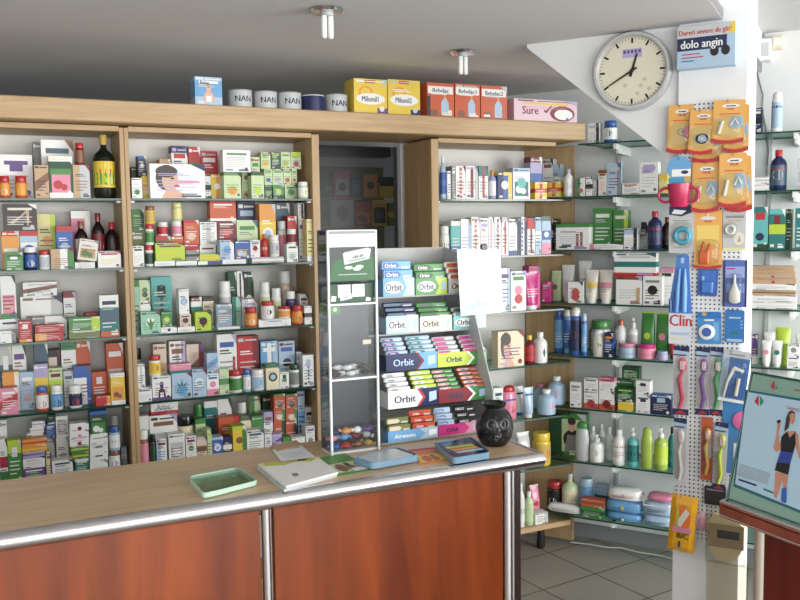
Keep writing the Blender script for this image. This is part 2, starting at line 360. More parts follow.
DATA = '''
LA|1|c|0|33|154.6||wh|q:pp n:lv|white carton with a boxed purple logo
LA|0|j|-1|10|176||do,rd,og|e:wh|orange-red pill jar with red cap at shelf's left end
LA|0|j|15|27|176||do,rd,og|e:ye|orange-red pill jar with red cap before white carton
LA|2|c|34|43|142||gy||plain grey tall carton half hidden
LA|1|c|42|74|140||wh|h:lv n:lg|tall white carton behind red fruit picture carton
LA|0|c|35|49|165||tn|w:br|tan brown flat-fronted carton
LA|0|c|49|73|156||dg|T:wh H:gn p:pk,rd B:wh|carton with pink and red fruit picture
LA|0|c|73|90|165||lg|l:tn|light grey carton with tan left strip
LA|0|j|75|84|143|165|dr,rd,br||small dark red jar with red cap on grey carton
LA|0|w|93|115|135||bkg,gd,ye|H:rd p:gn,lm|large dark green bottle with yellow label
LB|1|c:medicine_carton|2|20|231||og|T:rd p:cr,og|orange-yellow tall carton with cream picture
LB|1|c|20|38|231||lb|T:rd H:wh o:bl|pale blue carton with blue ring
LB|1|c|3|37|204|231|bn|S:tn n:wh|dark brown wide carton with pale curved figure
LB|2|c|38|56|214||py|k:lm d:og|yellow and lime tall carton
LB|0|c|5|23|252.5||gn|q:wh h:dg|green small carton at front left
LB|0|j|24|37|247||nv,wh,bl|e:wh|navy jar with white cap and blue shield label
LB|0|j|39|50|250||wh,rd,lg|d:lv|white jar with red cap next to navy jar
LB|1|c|57|73|226||bl|T:rd d:lb|blue carton with pale blob and red edge
LB|0|c|51|74|249||wh|l:tn k:gn n:br|white carton with small coloured pictures
LB|2|c|72|91|211||pk|k:wh T:wh d:mg|pink and white tall carton
LB|1|b|75|88|221||bkr,br,cr|d:rd|dark bottle with brown cap and cream label
LB|0|c|75|95|262||wh|n:gy|low white carton under leaning card
LB|0|c|77|96|241|262|ow|p:tn,gn|off-white carton propped at a tilt
LB|1|b|92|105|213||bkr,dr,dr|d:pk|tall dark red bottle with red cap
LB|1|b|105|119|222||bkr,rd,bkr|d:dr|shorter dark red bottle near the right post
LB|0|c|98|121|251||wh|n:ye T:lg h:rd|white carton with yellow and red lines
LC|1|c|0|20|319||wh|n:lb|white carton holding pink figure carton
LC|1|c|1|16|276|319|wh|p:pk,sn B:gn|white carton with pink figure and green base
LC|0|c|0|16|331||wh|k:gy h:lg|low white carton at left end of shelf
LC|2|c|21|63|296||wh|p:ow,br k:lg|wide white carton with brown sketch
LC|2|c|23|57|282|296|wh|h:lg w:br|white flat carton with feather drawing on top of stack
LC|2|c|64|76|292||wh|b:nv n:br T:dr|small white carton with navy base
LC|0|c|19|32|321||rd|B:og q:wh|red and orange small carton
LC|1|c|32|45|317||gy|d:lg|dark grey carton with pale blob
LC|1|c|45|67|316||wh|p:lb,wh|white carton with pale blue picture
LC|0|c|35|64|333||rd|l:og n:wh|lower of two flat red cartons
LC|0|c|35|64|325|333|rd|B:dr n:wh|upper of two flat red cartons
LC|0|c|69|100|330||ol|h:wh|flat olive green carton at the bottom
LC|0|c|69|100|317|330|gn|h:wh n:wh k:lm|flat bright green carton on olive one
LC|1|c|86|100|313||wh|T:rd|white carton edge behind green flats
LC|0|c|100|119|295||tl|t:wh B:do h:nv n:wh m:sl|tall slate teal carton with white top
LD|2|c|0|13|346||sl|t:lg q:wh|slate carton with grey top
LD|2|c|13|27|345||wh|d:gy n:lg|white carton with grey roundel
LD|2|c|35|49|342||sl|B:rd m:ye p:gn,bl|multicoloured carton with red base
LD|2|c|49|61|350||bg|T:dk k:dk|pale pink carton framed in dark brown
LD|2|c|62|77|342||wh|T:gn d:bk n:gn|white carton with green top
LD|2|c|77|91|341||do|p:br,gn|burnt orange carton with fruit picture
LD|1|c|107|124|343||do|p:lg,bn h:wh|tall orange carton with animal picture
LD|1|c|3|20|372||og|k:wh d:ye|orange and white carton with sun dot
LD|0|c|0|18|388||pk|w:rd n:wh|pink carton with red diagonal print
LD|1|c|20|35|372||lb|e:tn h:wh|light blue carton with tan picture
LD|1|c|34|49|364||ye|t:lv B:bl|yellow and lavender carton
LD|0|j|36|48.5|386||do,bl,wh|e:rd|white jar with blue cap and red label
LD|1|c|49|63|368||lm|n:gn t:pg|lime green carton behind white jar
LD|0|j|51|63|385||wh,wh,sk|T:bk e:nv|white jar with blue and black label
LD|1|c|64|74|371||lg|n:gy|light grey carton behind second white jar
LD|1|c|74|92|366||wh|t:bl k:bl|white carton with curved blue top and side
LD|0|j|69|82|385||wh,wh,nv|T:ye e:rd|white jar with navy and yellow label
LD|1|c|92|107|372||do|q:wh e:gy|red-orange carton with grey animal
LD|0|c|96|111|396||rd|k:og|red-orange flat carton at front
LD|0|c|111|125|373||ye|p:og,br B:wh T:wh|yellow carton with pot picture
LE|1|c|0|8|420||wh|m:pk|white carton with pink band at left edge
LE|0|c|0|8|439||wh|m:rd b:gn|small white carton with red and green bands
LE|0|c|8|22|440||gn|t:lm q:wh|green carton with lime top
LE|0|c|22.5|46|468||pp|h:wh d:gn|purple flat carton with green oval
LE|0|c|23|45|457|468|wh|T:lv n:lg|white carton in the purple stack
LE|0|c|23|45|452|457|lv|m:pp|thin lavender carton in the purple stack
LE|0|c|22|47|446|452|og|m:ye|lower thin orange carton
LE|0|c|22|47|439|446|og|m:rd|upper thin orange carton topping the purple stack
LE|1|c|28|44|433||wh|n:lv|white carton behind orange flats, lowest of three
LE|1|c|30|44|427.5|433|wh|m:lg|white carton behind orange flats, middle of three
LE|1|c|32|46|421|427.5|wh|m:lv|white carton behind orange flats, top of three
LE|1|c|46|55|439||lg|d:bl|grey carton with blue roundel
LE|1|c|45|56|424|439|bl|n:lb|blue carton with pale lines
LE|1|c|48|55|415|424|dg|B:wh|dark green small carton on blue one
LE|1|c|56|69|437||wh|d:lg|greyish white tall carton, lower of pair
LE|1|c|56|68|413|437|wh|P:lg,wh T:gy|white carton with grey panel, upper of pair
LE|0|c|46.5|52|452||py|k:pp n:pp|narrow pale yellow carton with purple dots
LE|0|c|52|75|460||wh|B:sk n:nv|long white carton with navy lettering lines
LE|0|c|75|89|459||tl|T:wh n:wh|teal and white low carton
LE|0|c|71|89|452.5|459|gn|m:ye|lower green and yellow flat carton
LE|0|c|71|89|446|452.5|gn|m:lm|upper green and yellow flat carton
LE|0|c|70|89|438|446|wh|e:rd|lowest of three white red-dot cartons
LE|0|c|70|89|431|438|wh|e:pk|middle of three white red-dot cartons
LE|0|c|70|89|423|431|wh|e:dr|topmost of three white red-dot cartons
LE|0|c|90|108|461||wh|n:lb|lowest white carton under plant picture
LE|0|c|90|108|454|461|wh|q:bk|second white carton under plant picture
LE|0|c|90|108|444|454|wh|q:gy|third white carton under plant picture
LE|0|c|90|108|437|444|wh|h:tl|thin white carton right below plant picture
LE|0|c|90|107|411|437|dg|T:bl p:gn,wh B:wh|carton with green plant picture and blue top
LE|0|j|109|120|450||wh,br,wh|d:bl|white bottle with brown cap near the post
LE|0|j|109|120|426|450|lb,bl,wh|m:sk|pale blue bottle with blue cap stacked on top
LE|1|j|111|120|415||lg,lg,gy||grey bottle behind blue-capped one
LE|1|c|121|127|447||lb|m:wh|narrow light blue carton against the post
MA|0|c|132|142|178||wh|e:gn|small white carton with green leaf
MA|2|c|132|138|167||gn|t:dg|narrow green carton at the left end
MA|1|c|142|151|176||ye|m:og|yellow carton under dark blue one
MA|1|c|138|146|156|176|nv|d:wh T:bl|dark blue carton with white bottle picture
MA|0|c|150|205|164||wh|f:bn,sn m2:pk|large white carton with dark-haired face
MA|2|c|160|171|159||ye|T:og|yellow carton peeking above face carton
MA|2|c|172|188|146||wh|d:sl h:rd T:nv|white carton with blue-grey dot and navy edge
MA|2|c|189|201|147||gn|t:rd e:rd|green and red carton
MA|2|c|201|218|151||rd|e:bl h:wh|red carton with big blue dot
MA|1|c|205.5|211|176||wh|m:bk B:bk|narrow white and black carton
MA|1|c|211|223|174.5||og|l:ye k:cr d:wh|orange and yellow carton
MA|0|c:tea_carton|224|241|172||pg|e:og T:gn n:gn|pale green tea carton with orange fruit
MA|0|c|223|251|150|172|wh|h:gn n:lg n2:gy|white carton with green heading on tea carton
MA|1|c:tea_carton|242|250|184||pg|e:do|small pale green carton with orange dot, lower
MA|1|c:tea_carton|242|250|172|184|pg|d:br|small pale green carton with brown dot, upper
MA|0|c:tea_carton|251|264|172||pg|T:dg n:gn e:lm|pale green carton with dark green top
MA|1|c:tea_carton|251.5|260|157||pg|e:og h:gn|pale carton showing above dark green topped one
MA|1|c:tea_carton|265|272|185||dg|m:gn|dark green tea box, bottom tier first
MA|1|c:tea_carton|273|284|185||gn|d:lm b:dg|bright green tea box, bottom tier second
MA|1|c:tea_carton|285|297|185||pg|d:gn n:gn|pale green tea box, bottom tier third
MA|1|c:tea_carton|264.5|272.5|169|185|pg|e:bl h:gn|tea box with blue dot, middle tier first
MA|1|c:tea_carton|273|283|169|185|pg|e:lb h:gn|tea box with pale blue dot, middle tier second
MA|1|c:tea_carton|283.5|291.5|169|185|pg|e:do h:gn|tea box with orange dot, middle tier third
MA|1|c:tea_carton|292|297|169|185|pg|e:rd h:gn|tea box with red dot, middle tier fourth
MA|1|c:tea_carton|261|270.5|152|169|pg|e:ye h:gn|tea box with yellow dot, top tier first
MA|1|c:tea_carton|271|280.5|152|169|dg|d:gn h:lm|dark green tea box, top tier second
MA|1|c:tea_carton|281|290.5|152|169|pg|e:lm h:gn|tea box with lime dot, top tier third
MA|1|c:tea_carton|291|301|152|169|pg|e:rd t:lm|tea box with red dot, top tier fourth
MA|0|j|298|308|182||pg,wh,wh|d:lm|white jar with pale green label
MB|1|c|132|144|231||ol|d:py n:lm|olive carton with pale centre
MB|1|c|132|144|209|231|gn|k:dg|green carton on olive one
MB|0|c|133|144|246||wh|n:lg|plain white carton at front left
MB|0|j|145|155|245||wh,rd,dg|T:wh|white jar with red cap, bottom of three-jar stack
MB|0|j|145|155|224|245|wh,rd,gn|T:wh|white jar with red cap, middle of three-jar stack
MB|0|j|145|155|206|224|ye,br,gd||amber yellow jar on top of three-jar stack
MB|1|c|156|171|236||br|T:rd|low brown carton under red jar
MB|1|j|157|168|222|236|wh,wh,rd||white jar with red label on brown carton
MB|1|c|171.5|184|236||do|m:br|low orange carton under jar pair
MB|1|j|171.5|182|221|236|wh,wh,pk||white jar with pink label
MB|1|j|171.5|182|203|221|pg,py,py||pale green jar stacked on pink-label jar
MB|0|c|153|175|261||wh|n:lv|thin white carton under the lime one, left
MB|0|c|176|197|261||wh|n:lb|thin white carton beside left thin one
MB|0|c|154|185|243|261|lm|h:wh n:ye|large lime yellow carton
MB|1|c|184|199|244||rd|m:do|red carton below orange woman carton
MB|1|c|184|199|220|244|do|e:sn,bk T:rd|orange carton with small portrait
MB|0|c|186|199.5|250|261|gy|m:bn|dark grey carton beside lime one
MB|1|c|200|216|245||wh|n:gy|white low carton behind long lime flat
MB|1|c|200|217|222|245|wh|n:gy s:lg h:lg|white carton with grey column print
MB|0|c|198|222|261||pp|l:wh|thin purple and white carton
MB|0|c|199.6|222|254|261|lm|m:ye|flat lime carton on purple one
MB|1|c|217.5|236|239||bn|m:dr|dark low carton below red heart carton
MB|1|c|217.5|236|221|239|dr|e:rd h:wh|dark red carton with red heart
MB|1|c|210|236|201|221|do|T:rd B:wh h:wh|wide red-orange carton with white base
MB|0|c|222.5|246|259.5||wh|n:lv|thin white carton under light blue one
MB|0|c|218|234|240|259.5|lb|k:wh d:sk|light blue carton with white side
MB|0|c|235|250|241|259.5|bl|p:br,lb|blue carton with landscape picture
MB|2|c|238|256|202||nv|p:sn,bl h:lb|navy carton with two figures
MB|1|c|237|258|220||pg|e:bl h:gn|pale green carton with blue dot
MB|1|c|260|276|204||ye|t:og d:sl o:wh|tall yellow carton with dark lens
MB|0|c|252|284|257||lg|n:pk m:wh|thin grey and pink carton under white jar
MB|0|c|250.5|260|240|257|wh|n:pk d:dr|white carton with dark red figures
MB|0|b|261|267.5|234|257|rd,do,rd|m:wh|small red bottle with orange cap
MB|0|j|269|279|235|257|wh,wh,lg|d:sl|white jar on thin grey and pink carton
MB|2|c|276.5|290|203||sl|d:lv|slate blue carton at the back
MB|1|j|277.5|286|221||wh,lg,pk||white jar with pink label behind white jar
MB|1|c|288|297|216||rd|m:dr|red carton behind pink-label jar
MB|0|c|287|298|244||wh|e:lg n:gn|white carton with faint green lines
MB|0|j|287|296|229|244|wh,wh,dr||white jar with dark red label on top
MB|1|c|299|306|219||wh|n:lg|narrow white carton under striped one
MB|1|c|298|306.5|203|219|wh|s:bk k:bk|white carton with black bars
MB|0|c|307|315|219||py|B:wh|tall pale yellow carton against right post
MC|1|c|134|140|280||mt|T:gn|tall mint green carton at left end
MC|1|c|140.5|151|301||wh|d:bl|small white carton with blue dot
MC|1|c|139.5|150|280|301|pg|d:gn e:dg|carton with green leaves picture
MC|0|c|141|160.5|312||mt|d:wh g:gn n:gn|pale mint carton with herb drawing
MC|0|c|161|177|327||wh|d:nv|thin white carton below green leaf box
MC|0|c|161.5|172|312|327|gn|d:lm|bright green square leaf box
MC|2|c|151.5|172|277||tq|q:bk v:sl|turquoise tall carton with dark square
MC|0|c|178|195|327||wh|n:nv|thin white carton under beige box
MC|0|c|180|191|314|327|bg|d:dg h:bn|beige small carton with green picture
MC|0|c|179|189|289|314|wh|d:lb o:sk n:lg|white carton with pale blue ring on beige box
MC|1|c|191.5|202|297||tl|t:wh T:dr|teal carton with white top
MC|1|c|203|214|297||cr|T:bn d:sl|cream carton with dark edge
MC|0|c|195.5|211|312||lm|d:bk g:bk|lime carton with black music notes
MC|0|c|218|240|327||wh|n:lg|thin white carton under grey-blue box
MC|0|c|216.5|232|304|327|sl2|w:gy|grey-blue carton with branch drawing
MC|1|j|219|231|281|304|wh,wh,lg|d:gn|white jar behind grey-blue box
MC|2|c|229|237|272||dg|m:bk|dark green carton, left of striped one
MC|2|c|237.5|244|271||wh|s:bk|white carton with black stripe
MC|2|c|244.5|254|272||dg|l:bk d:wh|dark green carton, right of striped one
MC|1|c|232.5|241|297||mt|l:tl|narrow mint and teal carton
MC|1|c|242|257.5|299||wh|l:lg n:gy|white carton behind orange jar
MC|0|j|245|257|307||do,rd,og|e:wh|orange jar with red cap, left one
MC|0|c|258.5|291|319||wh|n:lg q:lb|long white flat carton at front
MC|0|j|261|274|301|319|wh,rd,wh|d:bk|white jar with red cap on white flat, left
MC|0|j|278|290|306|319|wh,rd,og|T:wh|white jar with red cap on white flat, right
MC|1|j|260|270|282||wh,wh,pg|d:gn|tall white jar with green label
MC|1|j|272|281|288||wh,wh,pg|d:lm|shorter white jar with lime label
MC|1|j|286|295.5|291||pp,wh,nv||purple jar with white cap
MC|2|j|279|291|271||bg,wh,bg|d:bn|beige jar tall at the back
MC|0|j|291.5|303|305||do,rd,og|e:dr|orange jar with red cap, right one
MC|2|c|294|301|292||br|m:bn|small brown carton at the back
MC|1|c|300|308|294||wh|n:lg|small white carton behind right jars
MC|0|c|304|312|306||wh|m:bk|white carton with dark band by right post
MD|2|j|134|142|348||lg,bn,wh||grey jar with dark cap at left end
MD|0|c|137.5|152|388||wh|n:lv|wide white carton at the front left corner
MD|0|c|137.5|145|364|388|wh|s:lg|tall white carton on wide white one
MD|1|c|154|167|344||bg|d:sn e:br n:tn|beige carton with portrait oval
MD|0|c|152.5|171|376||wh|f2:nv,bk B:pp|white carton with dark figure and purple base
MD|0|j|149|161|355|376|wh,rd,ye|d:rd|white jar with red cap atop figure carton
MD|1|c|170|186|341||wh|s:lg k:lv h:br|white carton with vertical stripes
MD|0|c|172|192|373||lb|g:tl e:sk|light teal carton with hearts
MD|0|c|170|191|364|373|pk|b:tl|flat pink carton on teal hearts carton
MD|1|c|187|204|344||bg|w:br k:dr|beige carton with brown and red diagonal
MD|0|c|192.5|206.5|369||lb|d:sk o:wh|pale blue carton with white swirl
MD|0|c|207|219|374||wh|b:pk d:pk h:bl|white carton with pink base and blue head
MD|0|c|207|218|353|374|lb|w:sk|light blue carton stacked on pink base carton
MD|1|c|217.5|237|334||wh|k2:rd b:pp B:og h:bl n:gy|white carton with red logo and purple base
MD|1|c|237.5|259|336||rd|e:sn k:dr|large red carton with face circle
MD|0|c|219.5|229|369||pg|m:gn|pale green carton behind red-capped jar
MD|0|j|229|242|370||wh,rd,gn|T:rd|white jar with red cap and green label
MD|0|j|242.5|250.5|369||lb,bl,wh|d:bl|pale blue narrow jar
MD|0|j|251|265|369||wh,wh,lb|d:sk|big white jar with pale blue label
MD|2|c|250|263|351||bg|T:wh d:br|beige small carton behind big white jar
MD|1|c|261|278|341||sk|k:lb h:wh s:wh|sky blue tall carton
MD|0|c|265.5|279.5|364.5||cr|d:br o:dg T:gn|cream carton with brown round picture
MD|1|c|279|295|341||lb|h:bl d:nv n:wh|tall pale carton with blue emblem
MD|0|c|280|289|372||wh|d:gn q:dg|small white carton with green square
MD|0|j|289.5|299|364||wh,dg,gy|d:gn|jar with dark green cap
MD|1|c|297|303|352||wh|n:lg|narrow white carton behind green-capped jar
MD|0|c|303|314|355||wh|v:nv q:lb|tall white carton with blue mark by right post
ME|1|c|150|178|415||wh|n:lg|white carton under the red-striped one
ME|1|c|151|178|402|415|wh|b:rd x=Arioc/gy/.45/.65/.5|white carton with red stripe and grey lettering
ME|1|c|137|149.5|416||tl|t:wh|teal carton with white top at left
ME|0|j|138|149|430||br,wh,pk||brown bottle with white cap
ME|0|j|149.5|156|434||dk,bk,dg||small dark bottle with black cap
ME|0|c|156.5|167|439||wh|l:lb n:bl|white and blue carton beside dark bottle
ME|0|c|169|185|434||wh|P:lg,wh|white carton with grey frame
ME|2|c|159|172|415||wh|h:lb n:lg|white carton behind blue one
ME|1|j|176|194|415||cr,bk,cr|h:br|wide cream jar with black cap
ME|2|j|194|203|404||pg,gn,ye||pale jar with green cap
ME|0|c|186|196.5|436||wh|d:gn n:lg|white carton with green mark
ME|1|c|196|206|419||pg|b:pk d:rd T:gn|pale green carton with pink flower
ME|0|c|197|207|437||bg|m:br|small beige carton at the front
ME|2|c|205|218|401||tl|d:sl T:wh n:sl|dark teal tall carton
ME|2|c|218.5|232|399||wh|e:tn g:br|white carton with brown leaf drawing
ME|0|c|207.5|212|429||pg|h:lm|narrow pale green carton
ME|0|c|212.5|223|437||bl|d:rd T:lb o:wh|blue carton with red emblem
ME|1|c|219|240|417||do|d:og e:pk k:rd|orange and pink wide carton
ME|0|c|223.5|232|437||nv|m:wh|navy small carton with white band
ME|0|c|233|246|426||ye|d:br k:gn T:lm|bright yellow carton with brown picture
ME|2|j|238|247|402||lv,wh,gy|d:pp|lavender jar with white cap
ME|1|c|241|251.5|416||cr|e:rd T:ol|cream carton with red mark
ME|0|c|247|264|430||wh|h:gn n:gn|white carton with green lines of text
ME|2|c|251|261|396||pg|d:wh l:gn|pale green carton with white bottle picture
ME|1|c|252|263.5|416||gn|d:do B:br|green carton with orange fruit
ME|2|c|263|274|396||dg|d:ye b:gn|dark green carton with yellow dot
ME|1|c|264|273|412||wh|t:lv n:lg|tall white carton with lavender top
ME|1|c|274|285|421||do|k:dg e:wh|lowest of left red-orange carton stack
ME|1|c|274|285|408|421|do|k:gn e:cr|middle of left red-orange carton stack
ME|1|c|274|285|394|408|do|T:gn e:bn|top of left red-orange carton stack
ME|1|c|286|297|421||do|k:dg e:wh|lowest of right red-orange carton stack
ME|1|c|286|297|408|421|do|k:gn e:cr|middle of right red-orange carton stack
ME|1|c|286|297|394|408|do|T:gn e:bn|top of right red-orange carton stack
ME|0|c|265|272|432||wh|d:lb|small white carton with pale blue dot
ME|0|c|272.5|282|434||lv|w:pp|small lavender carton
ME|0|c|283|291.5|437||gn|m:lm|low green carton at the front right
ME|0|c|292|305|437||wh|n:sk|low white carton at the front right
ME|1|c|298|305|391||lb|m:sk|tall pale blue carton near right post
ME|1|c|305.5|313|407||wh|d:bl n:lb|white and blue carton by the right post
ME|0|c|306|315|426||wh|n:lg e:gy|small white carton at the front right corner
RA|0|b|440|446|156||lb,wh,bl|m:sk|slim bottle with blue label and white cap
RA|0|c|446.5|451|171||wh|k:lg|narrow white carton beside blue bottle
RA|0|c|452|455.5|166||gy|n:lg|grey carton edge
RA|0|c:toothpaste_carton|456|465.5|166||wh|s:rd v:wh|white carton with red stripe, first of three
RA|0|c:toothpaste_carton|466|478|166||wh|s:dr k:lg|white carton with red stripe, second of three
RA|0|c:toothpaste_carton|479|488|166||wh|t:tl s:rd|white carton with red stripe and teal top
RA|0|b|488.5|496|170||lv,og,wh||pale bottle with orange cap
RA|0|c|497|512|172||bl|T:ye k:ye l:nv d:wh|blue and yellow upright pack
RA|0|c|513|530|168||wh|p:tl,wh T:lb d:tq|white carton with turquoise picture
RA|0|c:soap_carton|535|547|182||ye|m:rd s:rd|yellow carton with red ribbon
WB|0|c:soap_carton|547.5|560|182||ye|m:rd s:do|yellow ribboned carton at the shelf's left end
RA|1|c|530.5|542|157||lv|m:bl T:dr b:pk|tall lilac carton with blue band
WB|1|c|542.5|553|159||wh|T:lg h:br|tall white carton behind yellow one
WB|1|c|553.5|560|164||lb|m:wh|pale blue carton behind yellow one
RB|0|j|440|449.5|226||wh,wh,wh|m:bk|white jar with black band
RB|0|c|450|460.5|221||tq|b:bl T:wh|turquoise and blue carton
RB|0|c|461|471|219||wh|k:lb|white carton beside turquoise one
RB|0|c:toothpaste_carton|471.5|480|217||wh|s:rd v:wh|white carton with broad red spine
RB|0|c:toothpaste_carton|480.5|488|218||wh|n:pk|white carton with faint pink lines
RB|0|c:toothpaste_carton|488.5|494|217||wh|s:pk|white carton with pink spine
RB|0|c:toothpaste_carton|494.5|501.5|217||wh|s:dr v:wh|white carton with dark red spine
RB|0|c:toothpaste_carton|502|508.5|217||wh|s:rd T:lg|white carton with red spine and grey top
RB|0|c|509|517|219||wh|B:bl|white tall carton with blue base
RB|0|c|517.5|527|217||wh|l:nv k:nv v:sl|white carton with navy edges
RB|0|c|527.5|535|218||wh|s:dr t:rd|white carton with dark red slanted stripe
RB|0|c|535.5|541.5|217||lb|m:wh|pale blue carton beside dark red stripe
RB|0|c|542|551|216||lb|m:bl d:wh b:pk T:tl|blue and white carton with round mark
WC|1|c|548|553|219||bn|m:wh|small brown and white carton, left
WC|1|c|553.5|557|219||bn|d:wh|small brown and white carton, right
RC|0|c|499.5|510|268||wh|k:lb n:bl|white carton with blue lines
RC|0|c|511|526|271||wh|d:pk e:rd h:gn|white carton with small red flowers
RC|0|t|527|541|273||mg,wh,mg|n:wh|bright pink upright tube
RC|1|c|529|540|266||wh|T:mg k:mg|white and magenta carton behind pink tube
WD|0|c|542|549.5|282||mg|n:pk|magenta carton beside pink tube
RD|0|c|498|524|331||cr|f:bn,sn|cream carton with smiling woman
RD|0|b|525|534|335||dr,ye,rd|m:bk|red bottle with yellow cap
RD|0|b|534.5|546|332||wh,wh,wh|g:dg|white bottle with leaf drawing
RE|0|c|494|503|388||wh|n:lg|white carton behind black vase
RE|0|s|504.5|519|386||pk,rd,pk|h:bl e:rd|pink bottle with red cap
RE|1|t|517|526|387||wh,bl,lb|h:nv|white and blue tube
RE|0|t|526|536|388||lb,wh,sk|h:bl|light blue tube with white cap
RE|2|b|534|548|383||lb,pk,lb||blue bottle with pink cap
RE|0|b|539|554|389||lb,wh,lb|d:pk|front blue bottle with white cap
WF|0|b|549|565|376||lb,wh,lb|d:pk|larger rear blue bottle with white cap
RF|0|g|519|532|434||lg,wh|d:wh|clear plastic bag
RF|0|j|534|549|432||ye,ye,gd|d:do|yellow jar with orange emblem
RG|0|b|518|524|483||wh,wh,wh|m:bk|white bottle with black bands
RG|0|b|525|533|491||pg,wh,pg||clear greenish bottle
RG|1|g:tissue_pack|532|541|487||pk,wh|d:rd|pink pack of rolls
RG|0|c|535|548|513||wh|k:lg|small white carton on wooden board
WA|0|c|588|599|123||wh|k:bk n:lg|white carton with black edge
WA|0|j|604|617|121||bl,bl,wh|d:bl|blue and white jar
WB|0|b|564|573|169||wh,lb,wh|d:nv|white bottle with pale blue cap at left end
WB|0|c|577|585|178||wh|l:gn e:rd|green and white carton
WB|0|c|586|592.5|177||wh|m:bk|small white carton with black band
WB|0|c|593|598|179||lg|k:bk|small grey carton with black edge
WB|0|c|598.5|606.5|170||ow|T:br n:pk|white carton with brown top
WB|0|c|607|621|163||lb|k:gy h:lg|tall pale blue-grey carton
WB|0|c|622|639|183||wh|n:pp B:lg h:rd|low white carton with purple lines
WB|0|c|639.5|658|162||wh|q2:lv n:lg h:lv|tall white carton with lilac butterfly
WB|0|c|659|667|174||ye|m:py|yellow carton beside column
WC|1|c|593|612|208||gn|n:wh|green tall carton, left one
WC|1|c|613|628|210||gn|n:wh k:lm|green tall carton, right one
WC|0|c|556|589.5|224||wh|T:gn S2:br n:lg|wide white carton with brown ampoules
WC|0|c|590|623|244||wh|l2:pk n:gy|flat white carton before green pair
WC|0|c|624|637|228||wh|t:lb k:bk n:lg|white carton with pale blue top
WC|1|c|638|647|232||lg|n:wh|light grey carton
WC|2|c|641|648|222||dk|m:dg|dark carton behind navy bottle
WC|0|b|648|662|211||nv,rd,nv|h:rd m:sl|navy bottle with red cap left of column
WC|1|b|662|672|217||bkr,dr,bkr|m:br|dark red bottle half hidden by column
WD|1|g|550|561|272||pg,wh|d:gn|clear bag with green contents
WD|1|t|559.5|573|265||wh,wh,lg|n:lg|white tube behind orange pack
WD|1|t|577|590|261||wh,wh,lg|n:gy|tall white tube at the back
WD|0|c|568|583|282||wh|e:do d:do|white pack with orange window
WD|0|t|584|597|270||ow,wh,ow|m:ye n:gy|white tube with yellow band
WD|0|t|598|612|270||ow,wh,ow|m:pk n:gy|white tube with pink band
WD|0|c|616|642|276||wh|T:rd n:lg k2:tn|white carton with red line and ampoule
WD|0|c|614|656|253|276|wh|m:tl B:rd h:lg|wide white carton with teal band on top
WD|0|c|643|662|276||wh|d:bk n:bk|white carton with black curl emblem
WD|1|c|660|673|268||wh|T:pk n:lg|white carton partly behind blue spray pack
WE|1|a|555|563.5|308||bl,bl,sk|n:wh|blue aerosol can, first from left
WE|1|a|564|570.5|308||sk,wh,bl|n:wh|blue aerosol can, second from left
WE|0|a|571|581|307||bl,wh,nv|d:do|blue can with orange emblem
WE|0|a|581.5|587|313||bl,lb,sk|n:wh|slim blue can
WE|2|b|587.5|594|322||dk,bk,dk||small dark bottle at the back
WE|1|j|591|611|320||lg,gn,wh||clear jar with green lid
WE|0|s|592|603|330||ow,wh,ow|d:gn|cream bottle with green label
WE|0|c|604|613|333||nv|h:og m:bl|navy small carton
WE|1|b|614|626|320||wh,do,wh|m:bk|white bottle with orange cap
WE|1|p|627|638|318||wh,wh,lg|n:lg|white pump bottle
WE|0|j|619|636.5|343||lb,pk,lb|n:bl|pale blue tub with pink lid
WE|0|j|637.5|656|344||pk,mg,pk|n:rd|pink tub
WE|0|j|657|668|351||lv,lb,lv||low lilac tub
WE|1|g|639|653|314||gn,lm|d:lm|green bag, left one
WE|1|g|654|668|315||gn,lm|d:pk|green bag with pink spot, right one
WE|1|t|668.5|676|320||rd,dr,rd||red tube beside column
WF|0|c|570|581|382||wh|n:lg|plain white carton at left
WF|0|c|584|598|391||wh|b:do e:rd|lower white carton with red fruit, left pair
WF|0|c|584|598|378|391|wh|n:lg|upper white carton, left pair
WF|0|c|599|614|391||wh|b:do e:dr|lower white carton with red fruit, right pair
WF|0|c|599|614|378|391|wh|t:pk n:lg|upper white carton with pink top, right pair
WF|0|c|618|633|402||ye|B:gn|low yellow box at base of green pile
WF|0|c|616|634|388|402|dg|h:lm d:gn|green box in middle of pile
WF|1|c|614|634|380||gn|m:dg|green box behind pile
WF|1|c|622|639|367|380|dg|P:gn,dg|dark green square box topping pile
WF|0|c|636|650|395||wh|q:nv n:lg|lower white carton with navy mark
WF|0|c|636|650|381|395|wh|q:bk|upper white carton with black mark
WF|0|c|651|671|395||nv|q:lb T:bl|navy blue carton beside column
WG|1|c|549|586|413||gn|l:dg P2:pg,bk f3:bn,sn|large green carton with portrait
WG|0|s|574|588|422||lg,gn,lg||grey bottle with green cap
WG|1|b|588|597|426||wh,wh,wh|m:lg|white bottle, first in back line
WG|2|b|597.5|605|424||wh,wh,lg||white bottle, second in back line
WG|1|b|604.5|613|427||wh,wh,wh|n:lg|white bottle, third in back line
WG|0|p|590|604|434||wh,wh,wh|d:pg|white pump bottle at front
WG|0|b|612.5|626|429||wh,wh,wh|h:rd n:rd|white bottle with red label
WG|0|p|627|639|427||tq,wh,tl|T:bk m:bk|turquoise pump bottle with black band
WG|0|s|640|653|428||lm2,lm2,lm||lime flat bottle
WG|0|p|653.5|668|427||lm2,wh,lm|b:pg|lime pump bottle with white head
WG|1|b|668|676|427||tl,bk,tl|m:bk|teal bottle partly behind column
WH|1|j|549|564|480||dk,rd,bk|e:wh|dark jar with red lid
WH|1|w|563|579|472||pg,lg,cr||clear bottle of yellow liquid
WH|1|j|580|593|478||sk,lb,sk||clear blue jar
WH|2|c|594|609|486||lb|m:sl|pale blue clear box
